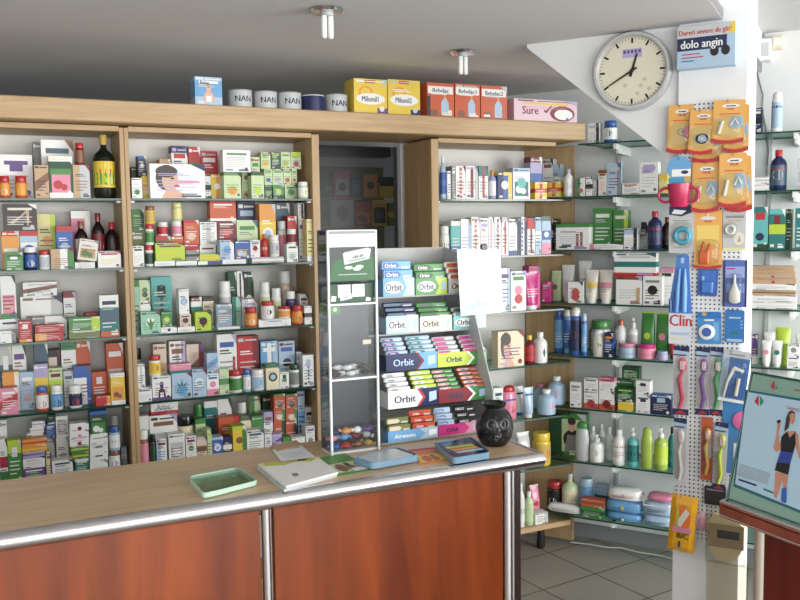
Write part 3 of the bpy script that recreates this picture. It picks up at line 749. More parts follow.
WH|0|g:wipes_pack|547|580|505||wh,lg|n:gy|white crinkled pack
WH|0|c|581|604|507||gn|m:dg|green flat box
WH|0|c|581|604|500|507|do|m:br|orange flat box on green one
WH|0|g:wipes_pack|605|641|514||sk,bl|d:rd e:wh|lower sky blue wipes pack
WH|0|g:wipes_pack|604|641|502|514|sk,bl|d:ye|upper sky blue wipes pack
WH|0|g:wipes_pack|606|640|490|502|wh,rd|d:lg n:rd|white and red wipes pack on blue ones
WH|0|g:wipes_pack|642|672|517||lb,lb|n:bl|lower pale blue wipes pack
WH|0|g:wipes_pack|642|672|503|517|lb,lb|n:nv T:wh|middle pale blue wipes pack
WH|0|g:wipes_pack|646|672|496|503|pk,lb||thin pink and blue wipes pack
XA|0|c|751|762|108||nv|n:lb m:bk|dark navy carton with pale lines
XA|0|a|771.5|783|92||wh,wh,lb|h:nv|white aerosol can with dark logo
XB|0|c|752|769|184||wh|h:pk|lower flat white carton
XB|0|c|752|769|177|184|wh|m:lg|upper flat white carton
XB|0|b|770|787|150||nv,rd,sl|h:rd d:lg|navy bottle with red cap
XB|0|c|797|808|158||lg|k:gy|pale carton cut by picture edge
XC|0|c|752|768|207||tq|q2:rd e:nv T:tl B:dg|turquoise carton with red logo
XC|0|c|769|785|209||tl|q:dr m:lm T:tq|green carton with red logo and lime band
XC|1|c|786|792|209||dg|k:gn|dark green carton edge
XC|0|c|795|810|208||tl|h:wh|green carton cut by picture edge
XD|0|c|751|796|302||wh|n:lg|lowest of seven flat cartons, white
XD|0|c|751|796|295.5|302|wh|n:gy|second lowest of seven flat cartons, white
XD|0|c|751|795|290|295.5|tn|m:br|third lowest of seven flat cartons, tan
XD|0|c|751|795|284|290|wh|n:gy|middle of seven flat cartons, white
XD|0|c|751|796|278|284|tn|e:rd|third of seven flat cartons from top, tan with red mark
XD|0|c|751|795|272|278|tn|e:rd m:tn|second of seven flat cartons from top, tan
XD|0|c|751|794|266|272|tn|n:br|topmost of seven flat cartons, tan
XE|1|c|752|757|335||pp|b:wh|purple carton edge
XE|0|t|761|771|341||wh,wh,ow|d:pk|white tube with pink mark
XE|0|t|771.5|782|341||wh,wh,ow|d:tl|white tube with teal mark
XE|1|t|763|774|333||wh,lg,lg||white tube behind front pair
XE|1|t|775|790|328||lm,lm,lm|n:gn|lime green tube
XE|0|c|787|799|356||wh|n:bn|lower small white carton with brown print
XE|0|c|788|799|345|356|wh|d:gy|upper small white carton
XE|1|t|795|806|334||wh,wh,lg||white tube at picture edge
TA|0|c:baby_food_carton|195|222|77||sk|b:lb T:lb f2:sn,bn h:wh x=Baby/nv/.35/.8/.12|sky blue carton with baby picture
TA|0|k|228.5|252|90.5||lg,gy,wh|x=NAN/nv/.5/.5/.4|silver milk tin, leftmost of three together
TA|0|k|254|277|92||lg,gy,wh|x=NAN/nv/.5/.5/.4|silver milk tin, middle of three together
TA|0|k|278|301|93||lg,gy,wh|x=NAN/nv/.5/.5/.4|silver milk tin, left of navy tin
TA|0|k|302|324|96||nv,wh,nv|w:pk|navy milk tin with white rim
TA|0|k|325.5|347|95||lg,gy,wh|x=NAN/nv/.5/.5/.4|silver milk tin, right of navy tin
TA|0|c:milk_powder_carton|354|387|79||ye|q3:rd o2:og E:wh x=Milumil1/nv/.48/.42/.17 k3:pp|yellow milk carton numbered 1
TA|0|c:milk_powder_carton|388|420|80||ye|q3:rd o2:og E:wh x=Milumil2/nv/.48/.42/.17 k3:nv|yellow milk carton numbered 2
TA|0|c:milk_powder_carton|427|454|83||do|h2:wh x=Bebelac/nv/.5/.78/.13 y:lb l3:bn|red-orange milk carton, leftmost of three
TA|0|c:milk_powder_carton|455|480|84||do|h2:wh x=Bebelac1/nv/.5/.78/.13 y:lb|red-orange milk carton, middle of three
TA|0|c:milk_powder_carton|481|507|86||do|h2:wh x=Bebelac2/nv/.5/.78/.13 y:lb|red-orange milk carton, rightmost of three
TA|0|c:hygiene_carton|514|577|100||pk2|h:ye x=Sure/dr/.25/.5/.36 S3:dr n2:pk|pink and white carton with check mark'''
def proj(p):
    p = Vector(p)-EYE
    c, s = math.cos(PSI), math.sin(PSI); x = c*p.x+s*p.y; z = -s*p.x+c*p.y; yd = -p.z
    c, s = math.cos(PIT), math.sin(PIT); y = c*yd-s*z; z2 = s*yd+c*z; x, y = x/z2, y/z2
    c, s = math.cos(ROL), math.sin(ROL); x, y = c*x+s*y, -s*x+c*y
    return 400+F*x, 300+F*y
ROUND = 'jbwakp'
items = []
for ln in DATA.strip().split('\n'):
    rw, dp, ty, x0, x1, yt, yb, cols, spec, look = ln.split('|')
    n, t, D, z0, rz, loc = rowinfo(rw)
    name, cat = KINDS[ty[0]]
    if ':' in ty: name = ty.split(':')[1]; cat = 'wipes' if name == 'wipes_pack' else 'box' if name.endswith('carton') else name.split('_')[0]
    ty = ty[0]; x0, x1, yt = float(x0), float(x1), float(yt); dp = int(dp)
    Df = D+.012+dp*.064; th = .056 if ty == 'c' else .05
    if rw[0] == 'T': th = .1 if 'milk' in name else .08
    if name == 'wipes_pack': th = .1 if x0 > 590 else .05
    xm = (x0+x1)/2; zq = hit(xm, yt, n, Df).z
    pb = hit(xm, yt, n, Df); pb.z = z0; ybase = float(yb) if yb else proj(pb)[1]
    ym = (yt+ybase)/2
    w = hit(x1, ym, n, Df).dot(t)-hit(x0, ym, n, Df).dot(t)
    Dq = Df+(w/2 if ty in ROUND else 0)
    s0, s1 = hit(x0, ym, n, Dq).dot(t), hit(x1, ym, n, Dq).dot(t)
    zt = hit(xm, yt, n, Dq).z; zb = hit(xm, float(yb), n, Dq).z if yb else None
    if ty in ROUND: th = s1-s0
    items.append(dict(rw=rw, dp=dp, ty=ty, name=name, cat=cat, n=n, t=t, rz=rz, loc=loc, s0=s0, s1=s1, n0=Df, n1=Df+th, zt=zt, zb=zb, z0=z0, cols=cols.split(','), spec=spec, look=look))
# rest stacked goods on what carries them
order = sorted(range(len(items)), key=lambda i: (items[i]['zb'] is not None, items[i]['zb'] or 0))
done = []
for i in order:
    a = items[i]
    if a['zb'] is None: a['zb'] = a['z0']
    else:
        best = None
        for j in done:
            b = items[j]
            if b['rw'] != a['rw'] or b['dp'] != a['dp']: continue
            ov = min(a['s1'], b['s1'])-max(a['s0'], b['s0'])
            if ov > .25*min(a['s1']-a['s0'], b['s1']-b['s0']) and abs(b['zt']-a['zb']) < .045 and (best is None or b['zt'] > best): best = b['zt']
        if best is None: print('NOSUPPORT', a['rw'], a['look']); best = a['z0']
        a['zb'] = best
        if a['zt']-best < .012: a['zt'] = best+.018
    done.append(i)
def zov(a, b): return min(a['zt'], b['zt'])-max(a['zb'], b['zb']) > .001
for _ in range(3):                                          # neighbours in a row touch, never cross
    for i, a in enumerate(items):
        for b in items[i+1:]:
            if a['rw'][1] != b['rw'][1] or a['n'] is not b['n'] and a['n'] != b['n'] or not zov(a, b): continue
            if min(a['n1'], b['n1'])-max(a['n0'], b['n0']) <= 0: continue
            ov = min(a['s1'], b['s1'])-max(a['s0'], b['s0'])
            if ov <= -.0008: continue
            wmin = min(a['s1']-a['s0'], b['s1']-b['s0'])
            nov = min(a['n1'], b['n1'])-max(a['n0'], b['n0'])
            if a['dp'] != b['dp'] and nov < .06:            # a deeper row gives way backwards
                q, p = (a, b) if a['dp'] > b['dp'] else (b, a)
                sh = p['n1']+.002-q['n0']; q['n0'] += sh; q['n1'] += sh; continue
            if ov < .55*wmin or ov < .004:
                l, r_ = (a, b) if a['s0']+a['s1'] < b['s0']+b['s1'] else (b, a)
                mid = (l['s1']+r_['s0'])/2; l['s1'] = mid-.0007; r_['s0'] = mid+.0007
            elif _ == 2: print('CLASH', a['rw'], a['look'], '|', b['look'], round(ov, 3), round(wmin, 3))
S575 = hit(575, 300, N3, 4.118).dot(T3)+.012
for a in items:
    if a['ty'] in ROUND:
        k = a['s1']-a['s0']; a['n1'] = a['n0']+k
    back = {'L': D1+.24, 'M': D1+.24, 'R': D1+.27, 'T': 3.68}.get(a['rw'][0], D3+.27)
    if a['rw'][0] == 'W' and a['s0'] < S575:
        back = 4.113
        if a['n1'] > back and a['ty'] in ROUND: k = a['n1']-back; a['n0'] -= k; a['n1'] -= k
    if a['n1'] > back+1e-6:
        if a['ty'] in 'cgts' and back-a['n0'] > .012: a['n1'] = back-.001
        else: print('DEEP', a['rw'], a['look'], round(a['n1']-back, 3))
    w = a['s1']-a['s0']; h = a['zt']-a['zb']-.0006; d = a['n1']-a['n0']
    o = make_item(a['ty'], a['name'], w, d, h, a['cols'], a['spec'])
    p = a['t']*((a['s0']+a['s1'])/2)+a['n']*a['n0']; o.location = (p.x, p.y, a['zb']+.0004)
    tilt = 0
    o.rotation_euler = (0, 0, a['rz'])
    if 'at a tilt' in a['look']: o.rotation_euler = (0, math.radians(9), a['rz']); o.location.z += .006
    grp = {'box': 'boxes', 'jar': 'jars', 'bottle': 'bottles', 'tube': 'tubes', 'can': 'cans', 'bag': 'bags', 'tin': 'milk tins', 'wipes': 'wipes packs', 'tissue': 'tissue packs'}[a['cat']]
    tag(o, (a['look']+', '+a['loc']).replace(', on the', ' on the'), a['cat'], '%s, %s' % (grp, a['loc'].replace('on the cornice', 'on the cornice')))
# ------------------------------------------------------------------ the room
def W3(s, n, z=0): p = T3*s+N3*n; p.z = z; return p
s_of = lambda u, v, n: hit(u, v, N3, n).dot(T3)
def floor_mat():
    mt, n, l, b = principled('floor_tiles')
    tc = n.new('ShaderNodeTexCoord'); mp = n.new('ShaderNodeMapping'); mp.inputs['Rotation'].default_value = (0, 0, -.117)
    mp.inputs['Location'].default_value = (-2.450*math.cos(-.117)+3.107*math.sin(-.117)+.0, -2.5*math.sin(-.117)-3.107*math.cos(-.117)+.0, 0)
    br = n.new('ShaderNodeTexBrick'); br.offset = 0; br.inputs['Scale'].default_value = 1; br.inputs['Brick Width'].default_value = .315; br.inputs['Row Height'].default_value = .315
    br.inputs['Mortar Size'].default_value = .0035; br.inputs['Mortar Smooth'].default_value = .2
    br.inputs['Color1'].default_value = (*lin((.63,.61,.57)), 1); br.inputs['Color2'].default_value = (*lin((.66,.64,.60)), 1); br.inputs['Mortar'].default_value = (*lin((.20,.19,.18)), 1)
    nz = n.new('ShaderNodeTexNoise'); nz.inputs['Scale'].default_value = 9; nz.inputs['Detail'].default_value = 5
    mx = n.new('ShaderNodeMix'); mx.data_type = 'RGBA'; mx.blend_type = 'MULTIPLY'; mx.inputs[0].default_value = .25
    l.new(tc.outputs['Object'], mp.inputs[0]); l.new(mp.outputs[0], br.inputs[0]); l.new(br.outputs['Color'], mx.inputs[6]); l.new(nz.outputs['Fac'], mx.inputs[7]); l.new(mx.outputs[2], b.inputs['Base Color'])
    bp = n.new('ShaderNodeBump'); bp.invert = True; bp.inputs['Strength'].default_value = .3; bp.inputs['Distance'].default_value = .002
    l.new(br.outputs['Fac'], bp.inputs['Height']); l.new(bp.outputs[0], b.inputs['Normal']); b.inputs['Roughness'].default_value = .32
    return mt
ZC, ZH, NW, YB = 2.28, 2.45, 4.26, 3.70
f = MB(); f.box(-2.4, 6.6, -2.2, 6.0, -.05, 0, floor_mat()); struct(f, 'floor')
s_f = atZ(722, 18, ZC).dot(T3)
A0, A1 = W3(s_f, 6.2), W3(s_f, -3.6)
f = MB(); f.prism([(-3.6, A1.y), (A1.x, A1.y), (A0.x, A0.y), (A0.x, 6.0), (-3.6, 6.0)], ZC, ZC+.04, P_CEIL); struct(f, 'ceiling')
B0, B1 = W3(s_f+5, 6.2), W3(s_f+5, -3.6)
f = MB(); f.prism([(A0.x, A0.y), (A1.x, A1.y), (B1.x, B1.y), (B0.x, B0.y)], ZH, ZH+.04, P_CEIL); struct(f, 'ceiling_raised')
f = MB(); f.box(-.02, 0, -3.6, 6.2, ZC+.001, ZH, P_WALL); o = f.build('trim_1', None, T3*s_f, BW); o['kind'] = 'structure'
f = MB()
f.box(-2.4, 1.25, YB, YB+.08, 0, 2.0, P_WALL); f.box(1.772, 2.56, YB, YB+.08, 0, 2.0, P_WALL); struct(f, 'wall_back')
# smoked glass pane added across the doorway to dim the storeroom
SMOKE = clear('smoked_glass', (196,196,198), .1, .2, .015)
f = MB(); f.rbox(1.254, 1.768, YB+.03, YB+.036, .02, 1.985, SMOKE, .001); struct(f, 'dimming_pane')
f = MB(); f.lathe([(.006, .9), (.006, 1.1)], CHROME, 12, 1.31, YB+.012); o = f.build('pane_handle', bpy.data.objects['dimming_pane'])
f = MB(); f.box(0, 7, NW, NW+.08, 0, ZH, P_WALL); o = f.build('wall_right', None, T3*s_of(500, 200, NW), BW); o['kind'] = 'structure'
f = MB(); f.box(-2.48, -2.4, -2.2, 6.0, 0, ZC, P_WALL); struct(f, 'wall_left')
f = MB(); f.box(-2.4, 4.2, 5.2, 5.28, 0, ZC, P_WALL); struct(f, 'wall_storeroom')
# shop window behind the viewer: posts and rail of the glazed front
ALU = M((190,192,194), .35, 1, 'aluminium')
f = MB()
for x in (-2.35, -.6, 1.2, 3.0, 4.8, 6.5): f.box(x-.03, x+.03, -2.24, -2.16, 0, ZH, ALU)
f.box(-2.4, 6.6, -2.24, -2.16, 0, .25, ALU); f.box(-2.4, 6.6, -2.24, -2.16, ZH-.06, ZH, ALU); struct(f, 'window_1')
# pillar and the triangular clock panel
sL, sR = s_of(675.5, 330, DG), s_of(742.5, 330, DG)
f = MB(); f.box(0, sR-sL, 0, .25, 0, ZH, P_WALL); o = f.build('wall_pillar', None, W3(sL, DG), BW); o['kind'] = 'structure'
g0, g1 = hit(527, 48, N3, DG+.02), hit(673, 166, N3, DG+.02)
f = MB(); a, b = g0.dot(T3)-sL, 0
f.slab([(a, ZC), (a, min(g0.z, ZC-.002)), (0, g1.z), (0, ZC)], .02, .09, P_WALL); o = f.build('wall_gusset', None, W3(sL, DG), BW); o['kind'] = 'structure'
# ------------------------------------------------------------------ cabinets
def cabinet(X0, X1, depth, label, rows, right=True):
    R = root('shelf_cabinet', ((X0+X1)/2, D1, 0)); cx = (X0+X1)/2; tp = .03
    def part(nm, *bx, mt=W_BEECHV):
        f = MB(); f.rbox(bx[0]-cx, bx[1]-cx, bx[2]-D1, bx[3]-D1, bx[4], bx[5], mt, .0015); return f.build(nm, R)
    part('side_panel', X0, X0+.016 if X0 < 1.7 else X0+.036, D1-.004, D1+depth, 0, 1.992)
    xi = X0+(.016 if X0 < 1.7 else .036)
    xr = X1
    if right: xr = X1-.016 if X1 < 1 else X1-.032; part('side_panel', xr, X1, D1-.004, D1+depth, 0, 1.992)
    part('back_panel', xi, xr, D1+depth-.008, D1+depth, .06, 1.977, mt=P_BACK)
    part('top_panel', xi, xr, D1-.004, D1+depth-.008, 1.977, 1.997, mt=W_BEECH)
    dp_ = depth-.009
    outline = [(xi-cx+.001, -.002), (xr-cx-.001, -.002), (xr-cx-.001, dp_), (xi-cx+.001, dp_)] if right else [(xi-cx+.001, -.002), (2.525-cx, -.002), (2.565-cx, .055), (2.434-cx, dp_), (xi-cx+.001, dp_)]
    f = MB(); f.prism(outline, ZB['G']-.022, ZB['G']+.0025, W_BEECH); f.build('bottom_panel', R)
    if right: part('plinth', xi, xr, D1+.04, D1+.055, 0, ZB['G']-.022, mt=W_BEECHV)
    else:
        for x, y in ((2.42, .1), (1.9, .1)): f = MB(); f.lathe([(.018, 0), (.022, .012), (.016, ZB['G']-.0222)], M('dk'), 14, x-cx, y); f.build('foot', R)
    for k in rows:
        z = ZB[k]; f = MB()
        f.prism(outline, z-.005, z+.0025, GLASS, GEDGE); gs_ = f.build('glass_shelf', R)
        for x in ((xi+.008, xr-.008) if right else (xi+.008,)):
            f = MB(); f.rbox(x-cx-.008, x-cx+.008, .012, .05, z-.014, z-.0055, M('wh', .3), .002); f.build('shelf_bracket', gs_)
    return tag(R, label, 'cabinet', 'wall cabinets of open shelves')
R_left = cabinet(-.287, .4735, .24, 'beech cabinet of glass shelves at the far left', 'ABCDEF')
R_mid = cabinet(.4745, 1.249, .24, 'beech cabinet of glass shelves between left cabinet and doorway', 'ABCDEF')
XR = 2.436
R_right = cabinet(1.771, XR, .27, 'beech cabinet of glass shelves right of the doorway', 'ABCDEF', False)
# the oblique beech board that closes its right end
p0 = Vector((XR+.003, D1+.262, 0)); n4 = 4.118; q = W3(s_of(573.5, 300, n4), n4)
f = MB(); sA, sB = (p0.dot(T3)), q.dot(T3)
f.rbox(sA, sB, n4, n4+.02, .02, 1.99, W_BEECHV, .0015); o = f.build('corner_board', R_right); o.location = (-(1.771+XR)/2, -D1, 0); o.rotation_euler = (0, 0, BW)
# cornice
C = root('cornice', (1.07, 3.3, 2.0))
f = MB(); f.rbox(-1.47, 1.472, 0, .03, 0, .079, W_BEECH, .004); f.build('front_board', C)
f = MB(); f.box(-1.47, 1.472, .03, .38, .062, .078, W_BEECH); f.build('top_board', C)
f = MB(); f.box(-1.47, 1.472, .03, .38, 0, .012, W_BEECH); f.build('underside_board', C)
f = MB(); f.box(1.442, 1.472, .0301, .38, .0125, .0615, W_BEECH); f.build('end_board', C)
tag(C, 'long pale wooden cornice board running over the shelf cabinets', 'cornice')
# storeroom rack seen through the doorway
def back_item(x0, x1, yt, yb, c, spec, look, Y=4.55):
    a, b = hit(x0, (yt+yb)/2, N1, Y), hit(x1, (yt+yb)/2, N1, Y); z1, z0 = hit((x0+x1)/2, yt, N1, Y).z, hit((x0+x1)/2, yb, N1, Y).z
    return a.x, b.x, z0, z1
rk = root('wall_rack', (1.85, 5.17, 1.2)); f = MB(); f.box(-.8, .5, 0, .02, 0, .8, M('ol')); f.build('back_board', rk); f = MB(); f.box(-.8, .5, -.12, -.001, .86, .92, M('bn')); f.build('top_board', rk)
ZS = [1.62, 1.80]
for z in ZS: f = MB(); f.box(-.8, .3, -.12, -.001, z-1.2-.01, z-1.2, W_BEECHV); f.build('shelf', rk)
tag(rk, 'dim rack of cartons on the storeroom wall behind the doorway', 'rack')
def store(x0, x1, yt, lv, c, spec, look, zb=None):
    Y = 5.06; a, b = hit(x0, yt, N1, Y), hit(x1, yt, N1, Y); z0 = ZS[lv] if zb is None else zb
    mb = MB(); carton(mb, b.x-a.x-.002, .085, a.z-z0, c, spec); o = mb.build('medicine_carton', None, ((a.x+b.x)/2, Y, z0+.0005))
    tag(o, look, 'box', 'cartons on the storeroom rack'); return a.z
sp = [(322, 333, 180, 'dg', 'd:gn', 'dark green carton at left of storeroom rack'), (334, 350, 171, 'mg', 'P:lg,dk', 'magenta framed carton on storeroom rack'),
      (351, 362, 174, 'sl', 'n:lg h:bn', 'slate blue carton on storeroom rack'), (363, 378, 174, 'og', 'd:bn', 'orange carton with dark picture on storeroom rack'), (379, 394, 177, 'ye', 't:dg H:bk', 'yellow carton with dark green top on storeroom rack')]
for x0, x1, yt, c, s_, lk in sp: tz = store(x0, x1, yt, 1, c, s_, lk)
sp = [(320, 329, 203, 'gn', 'd:dg', 'green carton on lower storeroom shelf'), (330, 354, 200, 'lg', 'g:dg d:gy', 'pale carton with dark plant drawing on lower storeroom shelf'), (355, 371, 202, 'do', 'p:og,br', 'orange-brown carton on lower storeroom shelf'),
      (372, 387, 200, 'ye', 'P:dk,sl h:og', 'yellow carton with dark square on lower storeroom shelf'), (388, 395, 203, 'ol', 'm:ye', 'narrow olive carton on lower storeroom shelf')]
for x0, x1, yt, c, s_, lk in sp: store(x0, x1, yt, 0, c, s_, lk)
# ------------------------------------------------------------------ glass shelves of the oblique wall
sw0, sw1 = s_of(541, 300, D3), s_of(800, 300, D3)+.35
sb = s_of(575, 300, n4)+.012
WN = ['topmost', 'second', 'third', 'fourth', 'fifth', 'sixth', 'seventh', 'lowest']
for i, k in enumerate('ABCDEFGH'):
    z = ZW[k]; st = sw0 if k != 'A' else s_of(578, 144, D3)
    R = root('wall_shelf', W3(st, D3, z), BW)
    f = MB(); L = sw1-st
    if k == 'A' : poly = [(0, 0), (L, 0), (L, NW-D3-.002), (max(sb-st, .02), NW-D3-.002), (max(sb-st, .02), .125)]
    else: poly = [(0, 0), (L, 0), (L, NW-D3-.002), (sb-st, NW-D3-.002), (sb-st, n4-D3-.004), (.045, n4-D3-.004)]
    if k == 'A': poly = [(0, 0), (L, 0), (L, NW-D3-.002), (.05, NW-D3-.002), (.05, .12)]
    f.prism(poly, -.0045, .0025, GLASS, GEDGE); f.build('glass_panel', R)
    for px in (612, 700, 790):
        s = s_of(px, 300, D3)-st
        f = MB(); f.slab([(0, -.046), (.012, -.046), (.012, -.0055), (0, -.0055)], .06, NW-D3-.001, M('wh', .3)); f.slab([(-.001, -.03), (.013, -.03), (.013, -.0056), (-.001, -.0056)], .01, .059, M('wh', .3))
        f.build('bracket', R, (s, 0, 0))
    tag(R, '%s long glass shelf on the right-hand wall' % WN[i], 'shelf', 'glass shelves on the right-hand wall')
# slotted rails on the wall, shade strip, cable
for u, lk in ((617, 'left'), (765, 'right')):
    f = MB(); f.box(0, .018, -.009, -.001, .05, 2.02, M('lg', .35)); o = f.build('shelf_rail', None, W3(s_of(u, 300, NW), NW), BW)
    tag(o, 'slim upright shelf rail on right wall, %s' % ('between clock and cabinet' if lk == 'left' else 'right of the pillar'), 'rail', 'upright shelf rails')
f = MB(); f.box(0, 3.2, -.018, -.001, .0, .07, M('gy', .5)); o = f.build('wall_shade_strip', None, W3(s_of(576, 300, NW), NW), BW); o['kind'] = 'structure'  # grey strip coloured as the shadow along the foot of the wall
pts = [atZ(572, 541, .012), atZ(590, 543, .012), atZ(607, 546, .012), atZ(622, 546.5, .012), atZ(640, 551, .012), atZ(660, 554, .012), atZ(680, 559, .012)]
f = MB(); f.tube([p-N3*.02 for p in pts], .004, M('lg', .4)); o = f.build('floor_cable'); tag(o, 'white cable along the floor below the lowest glass shelf', 'cable')
# ------------------------------------------------------------------ ceiling lamps
for (u, v), lk in (((327, 9), 'nearer ceiling lamp with two bare tubes, left of the other'), ((463, 51), 'farther ceiling lamp with two bare tubes, toward the clock')):
    p = atZ(u, v, ZC); R = root('ceiling_lamp', p); f = MB(); f.lathe([(.05, 0), (.052, -.004), (.046, -.012), (.03, -.013)], CHROME, 28, cap=True); f.build('flange', R)
    f = MB(); f.lathe([(.02, -.013), (.02, -.022)], M('lg'), 16); sk_ = f.build('socket', R)
    for s in (-1, 1): f = MB(); f.tube([(s*.011, 0, -.02), (s*.011, 0, -.085), (s*.011, .0, -.09)], [.009, .009, .005], M('wh', .2, 0, 'lamp_glass'), 10); f.build('lamp_tube', sk_)
    tag(R, lk, 'lamp', 'ceiling lamps')
# ------------------------------------------------------------------ wall clock, 12:40
cc = hit(632, 71, N3, DG+.0); cr = (hit(671, 71, N3, DG)-hit(593, 71, N3, DG)).length/2
R = root('wall_clock', cc+N3*.0195, BW)
f = MB()
V = [(cr*.85, -.024), (cr*.9, -.036), (cr*.96, -.036), (cr, -.026), (cr, 0)]
f.lathe([(r, -y) for r, y in V], STEEL, 48, cap=False); o = f.build('rim', R); o.rotation_euler = (math.pi/2, 0, 0)
f = MB(); CF = M((214,210,190), .4); f.add([(cr*.87*math.cos(2*math.pi*i/48), -.02, cr*.87*math.sin(2*math.pi*i/48)) for i in range(48)], [tuple(range(48))], CF)
def bar(f, ang, r0, r1, w, y, mt):
    d = Vector((math.sin(ang), 0, math.cos(ang))); e = Vector((d.z, 0, -d.x))
    f.add([tuple(d*r0+e*w+Vector((0, y, 0))), tuple(d*r1+e*w+Vector((0, y, 0))), tuple(d*r1-e*w+Vector((0, y, 0))), tuple(d*r0-e*w+Vector((0, y, 0)))], [(0, 1, 2, 3)], mt)
for k in range(60): bar(f, k*math.pi/30, cr*(.7 if k % 5 == 0 else .79), cr*.83, .0035 if k % 5 == 0 else .001, -.0205, M('bk'))
PC = lambda u, v, k: (u, -.0203-.0001*k, v)
bar(f, 0, cr*.34, cr*.56, .034, -.0203, M('lv'))
for i in range(5): f.add([(-.03+i*.013, -.0205, cr*.45), (-.022+i*.013, -.0205, cr*.45), (-.022+i*.013, -.0205, cr*.53), (-.03+i*.013, -.0205, cr*.53)], [(0, 1, 2, 3)], M('pp'))
for i, (a, r) in enumerate(((2.2, .35), (2.6, .4), (3.6, .35), (2.9, .55), (2.4, .6))): bar(f, a, cr*r, cr*(r+.09), .006, -.0204, M((186,182,164)))
f.build('dial', R)
f = MB(); 
def hand(nm, ang, L, w, y):
    f = MB(); d = Vector((math.sin(ang), 0, math.cos(ang))); e = Vector((d.z, 0, -d.x)); a = []
    for yy in (y, y-.0012): a += [tuple(-d*.02+e*w+Vector((0, yy, 0))), tuple(d*L+e*w*.6+Vector((0, yy, 0))), tuple(d*L-e*w*.6+Vector((0, yy, 0))), tuple(-d*.02-e*w+Vector((0, yy, 0)))]
    f.add(a, [(0, 1, 2, 3), (7, 6, 5, 4), (0, 4, 5, 1), (1, 5, 6, 2), (2, 6, 7, 3), (3, 7, 4, 0)], M('bk')); return f.build(nm, R)
hand('hour_hand', math.radians(17), cr*.45, .005, -.022); hand('minute_hand', math.radians(240), cr*.68, .0036, -.0245)
f = MB(); f.lathe([(.006, .02), (.006, .0275)], M('bk'), 16); o = f.build('hub', R); o.rotation_euler = (math.pi/2, 0, 0)
tag(R, 'round silver-rimmed wall clock with cream dial on white triangular panel', 'clock')
def oval(f, P, u, v, ru, rv, c, k, n=16): f.add([P(u+ru*math.cos(2*math.pi*i/n), v+rv*math.sin(2*math.pi*i/n), k) for i in range(n)], [tuple(range(n))], M(c) if isinstance(c, str) else c)
# ------------------------------------------------------------------ main counter
YF, YR, XE, ZT = 1.866, 2.286, 1.303, 1.0
R = root('service_counter', (0, YF, 0))
f = MB(); f.box(-1.3, XE-.012, .014, YR-YF, ZT-.036, ZT, W_TOP); f.build('worktop', R)
def nosing(f, along, z0=ZT-.038, z1=ZT+.001):
    zc = (z0+z1)/2; hh = (z1-z0)/2; pr = [(.0165, z1)]+[(.012-.02*math.cos(t), zc+hh*math.sin(t)) for t in [math.pi/2-math.pi*i/12 for i in range(13)]]+[(.0165, z0)]
    a, b = along; n = len(pr)
    f.add([(a, y, z) for y, z in pr]+[(b, y, z) for y, z in pr], [(i, (i+1) % n, n+(i+1) % n, n+i) for i in range(n)]+[tuple(range(n)), tuple(reversed(range(n, 2*n)))], CHROME, True)
f = MB(); nosing(f, (-1.3, XE)); f.build('chrome_nosing', R)
f = MB(); f.box(XE-.0118, XE, .0165, YR-YF, ZT-.038, ZT+.001, M('sv', .25, 1, 'steel')); f.build('end_trim', R)
for x0, x1 in ((-1.28, .535), (.569, 1.196)):
    f = MB(); f.rbox(x0, x1, .034, .052, .09, ZT-.0385, W_RED, .001); f.build('front_panel', R)
f = MB(); f.rbox(1.236, 1.25, .053, YR-YF-.03, .0, ZT-.0385, W_RED, .001); f.build('end_panel', R)
f = MB(); f.box(-1.28, 1.236, .07, .085, 0, .0895, M('dk')); f.build('kick_board', R)
for x, r in ((.552, .0125), (1.215, .016)):
    f = MB(); f.lathe([(r, 0), (r, ZT-.0385)], CHROME, 20, x, .036); f.build('chrome_post', R)
f = MB(); f.box(1.2335, 1.25, .03, .0525, 0, ZT-.0385, CHROME); f.build('corner_strip', R)
f = MB(); f.box(-1.28, 1.234, .06, YR-YF-.03, .45, .468, W_BEECH); f.build('inner_shelf', R)
tag(R, 'long service counter with cherry wood front and chrome edge', 'counter')
W_BAND = wood('red_brown_edge', (104,52,40), (138,76,58), (14, 14, 1.6), .35)
# ------------------------------------------------------------------ counter on the right with the poster stand
XC = 1.40; pf = atZ(720, 500, ZT); YC = atX(720, 500, XC).y
XC = pf.x; YC = pf.y
R = root('side_counter', (XC, YC, 0))
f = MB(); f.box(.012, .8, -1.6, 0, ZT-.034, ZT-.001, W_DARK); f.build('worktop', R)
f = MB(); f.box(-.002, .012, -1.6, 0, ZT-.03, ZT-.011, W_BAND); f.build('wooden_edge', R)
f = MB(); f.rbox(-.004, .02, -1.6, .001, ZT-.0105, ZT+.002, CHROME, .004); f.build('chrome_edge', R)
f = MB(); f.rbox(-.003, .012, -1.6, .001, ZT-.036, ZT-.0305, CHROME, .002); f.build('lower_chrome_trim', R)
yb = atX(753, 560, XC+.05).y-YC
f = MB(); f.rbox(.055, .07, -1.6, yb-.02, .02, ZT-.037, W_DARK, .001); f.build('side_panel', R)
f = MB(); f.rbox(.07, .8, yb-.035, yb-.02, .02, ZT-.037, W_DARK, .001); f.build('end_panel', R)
f = MB(); f.lathe([(.014, 0), (.014, ZT-.037)], M((196,190,176), .3, .6, 'steel'), 18, .06, yb-.012); f.build('post', R)
tag(R, 'dark red wooden side counter with chrome edge at right', 'counter')
